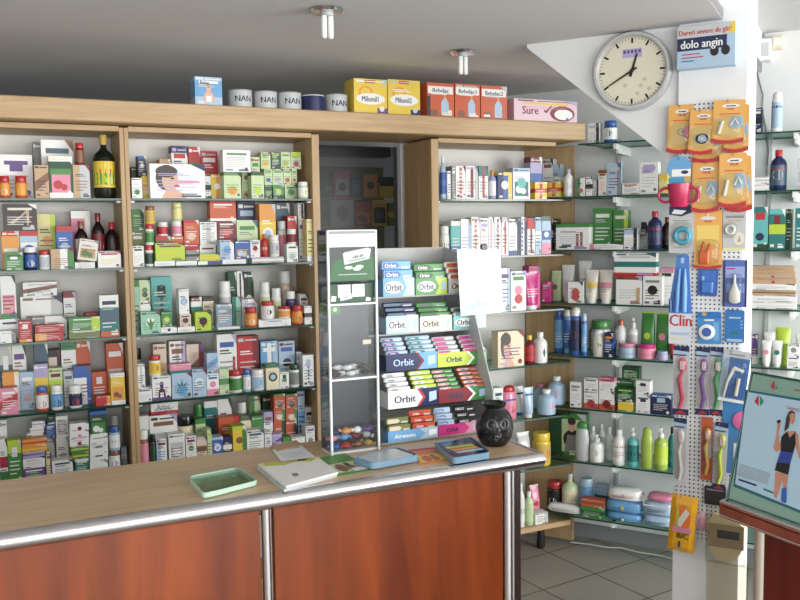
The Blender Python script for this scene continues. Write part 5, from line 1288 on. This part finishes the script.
# ------------------------------------------------------------------ perforated board on the pillar with hanging goods
def peg_mat():
    mt, n, l, b = principled('perforated_board')
    tc = n.new('ShaderNodeTexCoord'); sx = n.new('ShaderNodeSeparateXYZ'); l.new(tc.outputs['Object'], sx.inputs[0]); parts = []
    for ax in ('X', 'Z'):
        a = n.new('ShaderNodeMath'); a.operation = 'MULTIPLY'; a.inputs[1].default_value = 1/.0148; l.new(sx.outputs[ax], a.inputs[0])
        g = n.new('ShaderNodeMath'); g.operation = 'FRACT'; l.new(a.outputs[0], g.inputs[0])
        s = n.new('ShaderNodeMath'); s.operation = 'SUBTRACT'; s.inputs[1].default_value = .5; l.new(g.outputs[0], s.inputs[0])
        q = n.new('ShaderNodeMath'); q.operation = 'MULTIPLY'; l.new(s.outputs[0], q.inputs[0]); l.new(s.outputs[0], q.inputs[1]); parts.append(q)
    ad = n.new('ShaderNodeMath'); l.new(parts[0].outputs[0], ad.inputs[0]); l.new(parts[1].outputs[0], ad.inputs[1])
    lt = n.new('ShaderNodeMath'); lt.operation = 'LESS_THAN'; lt.inputs[1].default_value = .045; l.new(ad.outputs[0], lt.inputs[0])
    mx = n.new('ShaderNodeMix'); mx.data_type = 'RGBA'; mx.inputs[6].default_value = (*lin((.86,.87,.88)), 1); mx.inputs[7].default_value = (*lin((.16,.16,.17)), 1)
    l.new(lt.outputs[0], mx.inputs[0]); l.new(mx.outputs[2], b.inputs['Base Color']); b.inputs['Roughness'].default_value = .4
    return mt
bz0, bz1 = hit(705, 541, N3, DG-.006).z, hit(705, 103, N3, DG-.006).z
PB = root('perforated_board', W3(sL+.004, DG-.006, bz0), BW); wB = sR-sL-.008
f = MB(); f.rbox(0, wB, 0, .0055, 0, bz1-bz0, peg_mat(), .001); f.build('board', PB)
tag(PB, 'white perforated display board fixed to the pillar', 'pegboard')
def hookat(p, L):
    """chrome peg carrying a pack whose hole sits at world point p"""
    s = p.dot(T3)-(sL+.004); n = p.dot(N3)-(DG-.006)
    f = MB(); f.tube([(s, -.0005, p.z-bz0), (s, n-L, p.z-bz0), (s, n-L-.004, p.z-bz0+.005)], .0016, CHROME, 6); f.build('hook', PB)
def hang(name, x0, x1, y0, y1, off, label, cat, group=None, tilt=0, hole=.035):
    n_ = DG-.006-off; a, b = hit(x0, (y0+y1)/2, N3, n_), hit(x1, (y0+y1)/2, N3, n_); s0, s1 = a.dot(T3), b.dot(T3)
    z1, z0 = hit((x0+x1)/2, y0, N3, n_).z, hit((x0+x1)/2, y1, N3, n_).z
    R = root(name, W3((s0+s1)/2, n_, z0), BW); R.rotation_euler = (0, math.radians(tilt), BW)
    w, h = s1-s0, z1-z0
    if hole is not None: hookat(W3((s0+s1)/2, n_, z1-hole*h)-0*N3, .006)
    tag(R, label, cat, group); return R, w, h
def card(R, w, h, mt, hole=.035, name='card', r=.006):
    f = MB(); pts = []
    for cx_, cz_, a0 in ((w/2-r, h-r, 0), (-w/2+r, h-r, 90), (-w/2+r, r, 180), (w/2-r, r, 270)):
        for k in range(4): a = math.radians(a0+k*30); pts.append((cx_+r*math.cos(a), cz_+r*math.sin(a)))
    f.slab(pts[::-1], 0, .0016, mt if not isinstance(mt, str) else M(mt, .35))
    return f
def FP(w, h): return lambda u, v, k: (-w/2+u*w, -.0003*k-.0002, v*h)
def rct(f, P, u0, v0, u1, v1, c, k): f.add([P(u0, v0, k), P(u1, v0, k), P(u1, v1, k), P(u0, v1, k)], [(0, 1, 2, 3)], M(c) if isinstance(c, str) else c)
def dome(R, w, h, u0, v0, u1, v1, dep, mt, name='blister'):
    """shallow vacuum-formed window"""
    f = MB(); V = []; n = 24
    for s, y in ((1, -.0008), (.94, -dep*.8), (.8, -dep)):
        for i in range(n):
            a = 2*math.pi*i/n; pw = lambda q: math.copysign(abs(q)**.45, q)
            V.append((-w/2+w*((u0+u1)/2+(u1-u0)/2*s*pw(math.cos(a))), y, h*((v0+v1)/2+(v1-v0)/2*s*pw(math.sin(a)))))
    f.add(V, [(k*n+i, k*n+(i+1) % n, (k+1)*n+(i+1) % n, (k+1)*n+i) for k in range(2) for i in range(n)]+[tuple(range(2*n, 3*n))], mt, True); return f.build(name, R)
NOR = M((222,168,92), .3, 0, 'card')
def nuk(x0, x1, y0, y1, off, label, sooth=None, tilt=0):
    R, w, h = hang('blister_pack', x0, x1, y0, y1, off, label, 'pack', 'orange baby goods packs on the pillar', tilt)
    f = card(R, w, h, NOR); P = FP(w, h)
    rct(f, P, .08, .12, .92, .62, M((226,196,130)), 1); oval(f, P, .55, .86, .28, .045, 'wh', 2); oval(f, P, .5, .87, .025, .012, 'wh', 3)
    put_text(f, P, 'NUK', 'rd', .55, .79, .055, w/h, .36, 2); rct(f, P, .4, .845, .7, .87, 'dk', 3); rct(f, P, .2, .66, .85, .68, 'do', 2)
    f.build('card', R)
    f = MB(); f.slab([(-w/2, h*.09), (-w*.25, h*.045), (0, h*.03), (w*.25, h*.045), (w/2, h*.09), (w/2, -.0), (w*.25, -h*.03), (0, -h*.04), (-w*.25, -h*.03), (-w/2, 0)], -.012, -.0012, M('rd', .3)); f.build('red_base', R)
    if sooth:
        c_, kind = sooth; f = MB(); zc = h*.33
        if kind == 'ring': f.ball((w*.05, -.006, zc), w*.26, .005, h*.12, plastic(c_)); f.ring((w*.05, -.012, zc), (0, 1, 0), w*.13, .003, plastic('lb')); f.ball((w*.05, -.009, zc), w*.1, .004, w*.1, plastic('wh'))
        elif kind == 'side': f.ball((w*.3, -.006, h*.42), w*.17, .005, h*.13, plastic(c_)); f.ring((w*.1, -.006, h*.42), (0, 1, 0), w*.12, .003, plastic('lg'))
        elif kind == 'num': f.add([(w*(-.0+.5*t), -.0016, h*(.32+.3*v)) for t, v in ((0, .2), (.2, 0), (.8, 0), (1, .4), (.8, 1), (.2, 1))], [tuple(range(6))], M('lb')); f.tube([(w*.06, -.0035, h*.4), (w*.2, -.0035, h*.55), (w*.3, -.0035, h*.42)], .003, M('wh')); f.tube([(-w*.3, -.005, h*.2), (-w*.18, -.005, h*.5)], .006, plastic('ow'))
        f.build('soother' if kind != 'num' else 'teat', R)
    dome(R, w, h, .08, .12, .92, .62, .016, BLIST)
nuk(693, 722, 113, 161, .004, 'orange pack half hidden under the navy soother pack', ('lb', 'num'))
nuk(667, 692, 105, 152, .008, 'orange hanging pack with pink soother, leftmost on top', ('pk', 'side'), 2)
nuk(688, 713, 110, 153, .030, 'orange hanging pack with navy soother, middle of top row', ('nv', 'ring'), 3)
nuk(724, 749, 105, 151, .008, 'orange pack peeking out right behind the top right pack', ('lb', 'num'))
nuk(712, 744, 100, 142, .034, 'orange hanging pack with clear bottle teats, top right', ('lb', 'num'), 2)
nuk(692, 719, 162, 211, .012, 'orange hanging pack right of the pink cup', ('lb', 'num'))
nuk(727, 753, 156, 210, .007, 'orange pack peeking out behind the second row right pack', ('lb', 'num'), -2)
nuk(719, 747, 153, 206, .030, 'orange hanging pack with pale blue mark, right of second row', ('lb', 'num'))
# cup
R, w, h = hang('training_cup', 666, 692, 156, 207, .045, 'pink toddler cup hanging with blue round card, left edge of board', 'cup', hole=.06)
f = MB(); P = FP(w, h); n = 20
f.slab([(w*.47*math.cos(-2*math.pi*i/n), h*.76+h*.24*math.sin(-2*math.pi*i/n)) for i in range(n)], 0, .0016, M('sk')); rct(f, P, .22, .6, .95, .74, 'wh', 1); oval(f, P, .72, .68, .14, .035, 'nv', 2); rct(f, P, .1, .47, .75, .58, M((70,150,190)), 1); rct(f, P, .7, .5, .95, .6, 'gd', 2); f.build('card', R)
f = MB(); q = plastic((178,40,84)); f.lathe([(w*.3, 0), (w*.36, h*.04), (w*.45, h*.4), (w*.46, h*.46), (w*.3, h*.47)], q, 24, 0, .005, .8); f.build('cup_body', R)
f = MB(); f.ring((-w*.5, .0, h*.24), (0, 1, 0), h*.14, .005, q, 20); f.build('handle', R); f = MB(); f.ring((w*.48, .0, h*.24), (0, 1, 0), h*.14, .005, q, 20); f.build('handle', R)
# teether pack
R, w, h = hang('blister_pack', 669, 694, 206, 253, .010, 'white and blue pack with blue teething ring', 'pack')
f = card(R, w, h, 'lg'); P = FP(w, h); f.add([P(0, .82, 1), P(.5, .78, 1), P(1, .88, 1), P(1, 1, 1), P(0, 1, 1)], [(0, 1, 2, 3, 4)], M('nv')); f.add([P(.1, .84, 2), P(.5, .82, 2), P(.7, .9, 2), P(.2, .93, 2)], [(0, 1, 2, 3)], M('wh')); rct(f, P, .15, .68, .8, .7, 'gy', 1); rct(f, P, .15, .14, .4, .22, 'wh', 2); f.build('card', R)
f = MB(); f.ring((w*.06, -.006, h*.37), (0, 1, 0), w*.28, w*.11, plastic((70,160,190)), 28); f.build('teething_ring', R); dome(R, w, h, .1, .1, .92, .66, .014, BLIST)
# cutlery pack
R, w, h = hang('blister_pack', 694, 722, 210, 268, .010, 'orange pack with orange baby cutlery below the soother packs', 'pack')
f = card(R, w, h, NOR); P = FP(w, h); oval(f, P, .5, .92, .04, .02, 'wh', 1); oval(f, P, .5, .86, .28, .035, 'ow', 1); put_text(f, P, 'NUK', 'rd', .5, .81, .045, w/h, .36, 2); rct(f, P, .1, .4, .9, .74, M((228,200,110)), 1); f.build('card', R)
f = MB(); q = plastic((222,96,40)); f.rbox(-w*.3, w*.05, -.01, -.001, h*.06, h*.3, q, .004); f.tube([(-w*.2, -.005, h*.28), (-w*.12, -.005, h*.46)], .0045, q); f.tube([(w*0, -.005, h*.28), (w*.1, -.005, h*.42)], .0045, q); f.build('baby_cutlery', R)
f = MB(); f.slab([(-w/2, 0), (-w/2, h*.06), (0, h*.025), (w/2, h*.06), (w/2, 0), (0, -h*.02)], -.01, -.0012, M('rd', .3)); f.build('red_base', R); dome(R, w, h, .08, .06, .92, .5, .016, BLIST)
# grey soother pack
R, w, h = hang('blister_pack', 723, 746, 209, 250, .006, 'pale grey pack with clear ring, right edge of board', 'pack')
f = card(R, w, h, 'lg'); P = FP(w, h); oval(f, P, .5, .94, .05, .03, 'wh', 1); rct(f, P, .1, .78, .9, .84, 'gy', 1); rct(f, P, .2, .7, .8, .73, 'tn', 1); rct(f, P, 0, 0, 1, .05, 'py', 1); oval(f, P, .7, .28, .24, .16, 'ow', 2); f.add([P(.62, .2, 3), P(.8, .2, 3), P(.74, .36, 3)], [(0, 1, 2)], M('tn')); f.build('card', R)
f = MB(); f.ring((-w*.18, -.005, h*.5), (0, 1, 0), w*.19, .004, plastic('wh'), 20); f.build('ring', R); dome(R, w, h, .06, .3, .6, .68, .012, BLIST)
# spray bottle pack
R, w, h = hang('spray_pack', 669, 692, 254, 344, .012, 'tall blue hanging bag with red lettering above pink toothbrush', 'pack')
f = MB(); P = FP(w, h); BLU = M((70,122,196), .25, 0, 'card')
f.slab([(-w*.5, h*.34), (-w*.46, h*.5), (-w*.24, h*.86), (-w*.2, h*.98), (-w*.1, h), (w*.26, h), (w*.34, h*.97), (w*.42, h*.6), (w*.5, h*.34)], 0, .0018, BLU)
f.slab([(-w*.5, 0), (-w*.5, h*.345), (w*.5, h*.345), (w*.5, 0)], 0, .0018, M((206,214,224), .3)); rct(f, P, .5, .9, .64, .96, 'lb', 1)
put_text(f, P, 'Clin', 'rd', .5, .265, .13, w/h, .95, 2); rct(f, P, .1, .1, .9, .13, 'lb', 1); rct(f, P, .1, .05, .6, .07, 'py', 1); f.build('bag', R)
f = MB(); f.tube([(-w*.14, -.008, h*.36), (-w*.1, -.01, h*.6), (-w*.02, -.008, h*.84)], [.008, .009, .004], plastic((96,150,214)), 10); f.tube([(w*.18, -.008, h*.36), (w*.2, -.009, h*.62), (w*.2, -.008, h*.84)], [.009, .01, .004], plastic((96,150,214)), 10); f.tube([(-w*.4, -.006, h*.36), (-w*.42, -.006, h*.5)], [.006, .006], plastic('bl')); f.tube([(-w*.22, -.0095, h*.52), (-w*.18, -.0115, h*.6)], [.004, .004], plastic('pp')); f.build('spray_bottle', R)
# small blue pack, aspirator, floss, blue card
R, w, h = hang('blister_pack', 697, 717, 268, 296, .010, 'small blue pack below the baby cutlery pack', 'pack', tilt=3)
f = card(R, w, h, 'bl'); P = FP(w, h); f.add([P(.1, .1, 1), P(.85, .1, 1), P(.9, .9, 1), P(.2, .9, 1)], [(0, 1, 2, 3)], M((60,110,190))); rct(f, P, .22, .4, .32, .7, 'lb', 2); rct(f, P, .22, .36, .6, .44, 'lb', 2); f.build('card', R); f = MB(); f.rbox(-w*.3, w*.3, -.014, -.001, h*.1, h*.55, plastic((60,110,190)), .004); f.build('box', R)
R, w, h = hang('blister_pack', 723, 747, 260, 307, .008, 'blue pack with white nasal aspirator, right edge of board', 'pack', hole=.06)
f = card(R, w, h, M((82,104,176))); P = FP(w, h); rct(f, P, .0, .0, .08, 1, 'nv', 1); rct(f, P, .92, 0, 1, 1, 'nv', 1); rct(f, P, .1, .62, .9, .86, M((150,164,214)), 1); rct(f, P, .15, .8, .5, .83, 'mg', 2); rct(f, P, .15, .3, .9, .5, M((120,144,204)), 1); f.build('card', R)
f = MB(); f.lathe([(w*.12, h*.08), (w*.24, h*.12), (w*.24, h*.3), (w*.13, h*.42), (w*.07, h*.5), (w*.04, h*.68), (w*.02, h*.7)], plastic('wh'), 18, 0, -.009, .45); f.build('aspirator', R); dome(R, w, h, .15, .05, .85, .72, .024, BLIST)
R, w, h = hang('blister_pack', 698, 722, 312, 344, .010, 'blue floss pack with white round reel', 'pack', tilt=-2)
f = card(R, w, h, M((62,136,196))); P = FP(w, h); rct(f, P, 0, .8, 1, 1, M((40,110,180)), 1); oval(f, P, .3, .94, .1, .06, 'gd', 2); rct(f, P, .3, .72, .7, .77, 'wh', 2); rct(f, P, .66, .1, .9, .7, 'sk', 1); f.build('card', R)
f = MB(); f.lathe([(w*.34, .0), (w*.34, .008), (w*.28, .01)], plastic('wh'), 24, cap=True); o = f.build('reel', R, (-w*.1, -.001, h*.38), 0, (math.pi/2, 0, 0)); f = MB(); f.lathe([(w*.2, .0102), (w*.2, .0112)], plastic('bl'), 20); f.build('reel_label', R, (-w*.1, -.001, h*.38), 0, (math.pi/2, 0, 0))
R, w, h = hang('blister_pack', 725, 744.5, 310, 343, .008, 'plain blue floss pack with green stripe', 'pack')
f = card(R, w, h, M((44,112,182))); P = FP(w, h); rct(f, P, .2, .74, .8, .79, 'lb', 1); rct(f, P, .3, .26, .72, .36, 'tl', 1); rct(f, P, .1, .04, .9, .12, 'lb', 1)
for i in range(3): rct(f, P, .8, .45+i*.1, .9, .48+i*.1, 'lb', 1)
f.build('card', R)
# toothbrush packs
def brush(x0, x1, y0, y1, off, c, label, head='nv', foot='nv', lean=0, short=False, band=None, tilt=0):
    R, w, h = hang('toothbrush_pack', x0, x1, y0, y1, off, label, 'toothbrush', 'toothbrush packs on the pillar', tilt)
    f = card(R, w, h, M((206,206,214), .3)); P = FP(w, h)
    if head: rct(f, P, 0, .86, 1, 1, head, 1); f.add([P(0, .88, 2), P(.8, .88, 2), P(1, .8, 2), P(1, .92, 2), P(0, .94, 2)], [(0, 1, 2, 3, 4)], M('lb'))
    if foot: rct(f, P, 0, 0, 1, .09, foot, 1); f.add([P(.1, .02, 2), P(.5, .07, 2), P(.9, .02, 2)], [(0, 1, 2)], M('rd'))
    if band: rct(f, P, 0, 0, 1, 1, band[0], 1.5); rct(f, P, .1, .3, .45, .62, band[1], 2); rct(f, P, .55, .35, .9, .8, 'lb', 2)
    f.build('card', R); q = plastic(c)
    f = MB(); f.tube([(-w*.05, -.006, h*.1), (w*.12, -.006, h*.25), (-w*.02, -.007, h*.45), (-w*.08, -.007, h*.52), (w*.1, -.006, h*.62)], [.0055, .0065, .006, .0075, .0045], q, 10); f.build('handle', R)
    f = MB(); f.ball((w*.1, -.0075, h*.73), w*.27, .005, h*.11, q, 12, 8); f.build('brush_head', R)
    f = MB(); f.rbox(-w*.04, w*.24, -.016, -.0121, h*.67, h*.79, M((226,196,210)), .001); f.build('bristles', R)
    dome(R, w, h, .08, .1, .92, .86, .02, BLIST)
brush(673, 689, 346, 415, .008, (222,90,120), 'pink toothbrush pack at the left edge of board')
brush(696, 709.5, 347, 415, .008, (140,96,180), 'purple toothbrush pack right of the pink one')
brush(710, 723, 347, 415.5, .008, (80,170,110), 'green toothbrush pack right of the purple one')
brush(673.5, 686.5, 418, 486, .008, 'wh', 'white toothbrush pack below the pink one', foot=None)
brush(701, 712.5, 417, 480, .008, (222,180,90), 'red and yellow toothbrush pack in lower row', None, None, band=('do', 'rd'))
brush(712.5, 725.5, 422, 490, .010, (196,214,80), 'lime toothbrush pack in lower row', tilt=2)
R, w, h = hang('blister_pack', 718, 745, 350, 402, .030, 'clear tilted pack with white interdental handle on blue card', 'pack', tilt=6)
f = card(R, w, h, M((70,112,180))); P = FP(w, h); rct(f, P, .0, .86, 1, 1, 'lg', 1); rct(f, P, .2, .9, .8, .93, 'gy', 2); rct(f, P, 0, 0, 1, .06, 'wh', 1); rct(f, P, .0, .06, .25, .86, 'lb', 1); f.build('card', R)
f = MB(); f.tube([(-w*.3, -.006, h*.1), (-w*.22, -.007, h*.4), (-w*.05, -.008, h*.66)], [.004, .005, .007], plastic('wh')); f.tube([(-w*.05, -.008, h*.66), (w*.34, -.008, h*.62)], [.007, .005], plastic('wh')); f.tube([(w*.14, -.006, h*.14), (w*.18, -.006, h*.48)], .006, plastic('ow')); f.build('interdental_handle', R); dome(R, w, h, .04, .06, .96, .86, .018, BLIST)
R, w, h = hang('price_holder', 704.5, 726, 487, 505, .004, 'small black price holder under the lime toothbrush', 'holder', hole=None); f = MB(); f.rbox(-w/2, w/2, -.004, .004, 0, h, M('dk', .3), .001); f.build('plate', R); f = MB(); f.box(-w*.4, w*.4, -.0046, -.0041, h*.8, h*.9, M('gy')); f.build('slot', R)
# bags low on the board
R, w, h = hang('gift_bag', 722, 752, 397, 474, .006, 'blue plastic bag with pink disc behind the poster', 'bag', hole=.03)
f = card(R, w, h, M((70,120,170), .25)); P = FP(w, h); rct(f, P, .05, .5, .95, .97, M((60,130,190)), 1); rct(f, P, .4, .02, .7, .4, 'wh', 1); f.build('bag', R); f = MB(); f.lathe([(w*.32, 0), (w*.34, .006), (w*.2, .009)], plastic((226,110,170)), 20); f.build('pink_disc', R, (w*.2, -.001, h*.7), 0, (math.pi/2, 0, 0))
R, w, h = hang('razor_pack', 667.5, 694, 495, 551, .012, 'yellow and orange disposable razor bag low on the board', 'pack', tilt=4)
f = MB(); P = FP(w, h); Y_ = M((232,172,36), .25, 0, 'card'); V = []
for j, (v, d_) in enumerate(((0, .001), (.08, .008), (.5, .012), (.85, .008), (1, .001))): V += [(-w/2, 0, v*h), (-w*.3, -d_, v*h), (w*.3, -d_, v*h), (w/2, 0, v*h)]
f.add(V, [(j*4+i, j*4+i+1, j*4+5+i, j*4+4+i) for j in range(4) for i in range(3)]+[(0, 16, 19, 3)], Y_)
Q = lambda u, v, k: (-w/2+u*w, -.0126-.0003*k, v*h); oval(f, Q, .5, .6, .3, .24, M((236,120,50)), 1); f.add([Q(.25, .5, 2), Q(.6, .8, 2), Q(.75, .72, 2), Q(.45, .45, 2)], [(0, 1, 2, 3)], M('ow')); oval(f, Q, .3, .62, .05, .2, M('lm'), 2); put_text(f, Q, 'BIC', 'dk', .55, .3, .1, w/h, .5, 2); rct(f, Q, .15, .36, .85, .45, 'pk', 2); oval(f, Q, .45, .12, .07, .08, 'gy', 2); rct(f, Q, .42, .1, .48, .2, 'dk', 3); f.build('bag', R)
R, w, h = hang('soap_dish', 695, 708, 512, 531, .008, 'small pale pink oval dish right of the razor bag', 'dish', hole=.1)
f = MB(); f.ball((0, -.001, h*.5), w*.5, .01, h*.5, plastic((226,186,196))); f.build('dish', R); f = MB(); f.ball((w*.06, -.009, h*.46), w*.3, .006, h*.33, plastic((206,150,170))); f.build('inner_soap', R)
R, w, h = hang('sponge_bag', 706, 746, 505, 563, .014, 'clear bag holding a beige sponge below the poster', 'bag', hole=.03)
f = MB(); q = M('be', .8); V = [(w*.46*math.cos(math.pi+math.pi*i/12), h*.45+h*.42*math.sin(math.pi+math.pi*i/12)) for i in range(13)]+[(w*.46, h*.66), (w*.2, h*.8), (-w*.3, h*.84), (-w*.46, h*.7)]
f.slab(V[::-1], -.012, .006, q); f.build('sponge', R)
f = MB(); f.rbox(-w*.44, w*.46, -.0135, -.0122, h*.28, h*.68, M((178,152,122), .3), .0003); rct(f, lambda u, v, k: (-w/2+u*w, -.0138-.0003*k, v*h), .3, .44, .85, .58, 'bn', 1); f.build('label_strip', R); f = MB(); f.rbox(-w/2, w/2, -.016, -.0145, 0, h, BLIST, .0005); f.build('clear_film', R)
R, w, h = hang('plastic_bag', 706, 748, 562, 640, .010, 'clear empty plastic bag hanging below the sponge bag', 'bag', hole=.03)
f = MB(); V = []; n = 9
for j in range(7):
    for i in range(n): u = i/(n-1); V.append((-w/2+u*w, -.006*math.sin(u*9+j*1.3)-.004, h*j/6))
f.add(V, [(j*n+i, j*n+i+1, (j+1)*n+i+1, (j+1)*n+i) for j in range(6) for i in range(n-1)], clear('bag_film', (226,220,206), .9, .12), True); f.build('film', R)
f = MB(); f.rbox(-w*.3, w*.1, -.003, -.001, h*.3, h*.46, M('cr'), .0005); f.build('content_card', R)
# carton fixed high on the pillar
n_ = DG-.042; a, b = hit(677.5, 45, N3, n_), hit(735, 45, N3, n_); z1, z0 = hit(700, 25, N3, n_).z, hit(700, 67.5, N3, n_).z
w, h = (b-a).length, z1-z0; R = MB(); R.box(-w/2, w/2, 0, .0415, 0, h, M('lb')); P = FP(w, h)
rct(R, P, 0, .72, 1, 1, 'lg', 1); rct(R, P, 0, .42, .86, .72, 'nv', 2); put_text(R, P, 'dolo angin', 'wh', .42, .57, .2, w/h, .72, 3); put_text(R, P, 'Dureri severe de gât!', 'rd', .48, .85, .12, w/h, .9, 3)
for u in (.65, .84): oval(R, P, u, .36, .075, .12, 'dk', 3)
for i, u1 in enumerate((.4, .46, .3)): rct(R, P, .08, .32-i*.08, u1, .345-i*.08, 'rd' if i < 2 else 'bl', 3)
R.add([P(.86, .8, 3), P(.95, 1, 3), P(1, 1, 3), P(1, .72, 3)], [(0, 1, 2, 3)], M('ye'))
p = (a+b)/2; o = R.build('throat_lozenge_box', None, (p.x, p.y, z0), BW); tag(o, 'white and blue carton with two dark lozenges high on the pillar', 'box')
# electrical boxes and cable on the wall right of the pillar
def onwall(u0, u1, v0, v1, d, c, name, label, cat, extra=None):
    n_ = NW-d; s0, s1 = s_of(u0, (v0+v1)/2, n_), s_of(u1, (v0+v1)/2, n_); z1, z0 = hit(u0, v0, N3, n_).z, hit(u0, v1, N3, n_).z
    R = root(name, W3((s0+s1)/2, n_, z0), BW); f = MB(); f.rbox(-(s1-s0)/2, (s1-s0)/2, 0, d-.001, 0, z1-z0, M(c, .4), .004); f.build('housing', R)
    f = MB(); f.rbox(-(s1-s0)*.34, (s1-s0)*.34, -.004, 0, (z1-z0)*.2, (z1-z0)*.8, M('lg' if c == 'wh' else 'wh', .4), .002); f.build('cover', R); tag(R, label, cat)
onwall(757.5, 771, 39, 61, .07, 'wh', 'junction_box', 'white electrical box on the wall right of pillar', 'electrical box')
onwall(771.5, 783, 36, 49, .05, 'cr', 'junction_box', 'cream electrical box beside the white one', 'electrical box')
onwall(752, 761, 63, 70, .03, 'ow', 'wall_socket', 'small off-white socket below the electrical boxes', 'socket')
f = MB(); f.tube([hit(u, v, N3, NW-.012) for u, v in ((760, -12), (759, 10), (761.5, 26), (763, 37))], .006, M('gy', .5)); f.build('wall_cable'); tag(bpy.data.objects['wall_cable'], 'grey cable dropping from the ceiling into white box', 'cable', 'grey cables on the wall')
f = MB(); f.tube([hit(u, v, N3, NW-.012) for u, v in ((757, 71), (759, 80), (763, 95), (762, 110), (766, 128), (769, 150), (768, 165))], .004, M('gy', .5)); o = f.build('wall_cable'); tag(o, 'grey cable hanging below the small wall socket', 'cable', 'grey cables on the wall')
# ------------------------------------------------------------------ daylight through the glazed front
wd_ = bpy.data.worlds.new('overcast_sky'); S.world = wd_; wd_.use_nodes = True
bg = wd_.node_tree.nodes['Background']; bg.inputs[0].default_value = (.93, .97, 1, 1); bg.inputs[1].default_value = 1.0
gm = MB(); gm.box(-14, 16, -16, -2.26, -.15, -.06, M((150,150,148), .8, 0, 'pavement')); struct(gm, 'floor_pavement')
def area(name, loc, size, energy, rot, col=(1, .98, .95)):
    L = bpy.data.lights.new(name, 'AREA'); L.shape = 'RECTANGLE'; L.size, L.size_y = size; L.energy = energy; L.color = col
    o = bpy.data.objects.new(name, L); COL.objects.link(o); o.location = loc; o.rotation_euler = rot; return o
area('window_daylight', (2.2, -2.3, 1.35), (8.0, 2.0), 240, (math.radians(82), 0, 0), (1, .985, .96))
area('side_daylight', (5.2, -1.6, 1.4), (2.0, 1.8), 110, (math.radians(84), 0, math.radians(38)), (1, .99, .97))
S.view_settings.view_transform = 'Standard'; S.view_settings.look = 'None'; S.view_settings.gamma = 1; S.view_settings.exposure = 0.43; S.view_settings.use_curve_mapping = False
S.cycles.use_denoising = True; S.cycles.max_bounces = 10; S.cycles.transparent_max_bounces = 24; S.cycles.caustics_reflective = False; S.cycles.caustics_refractive = False
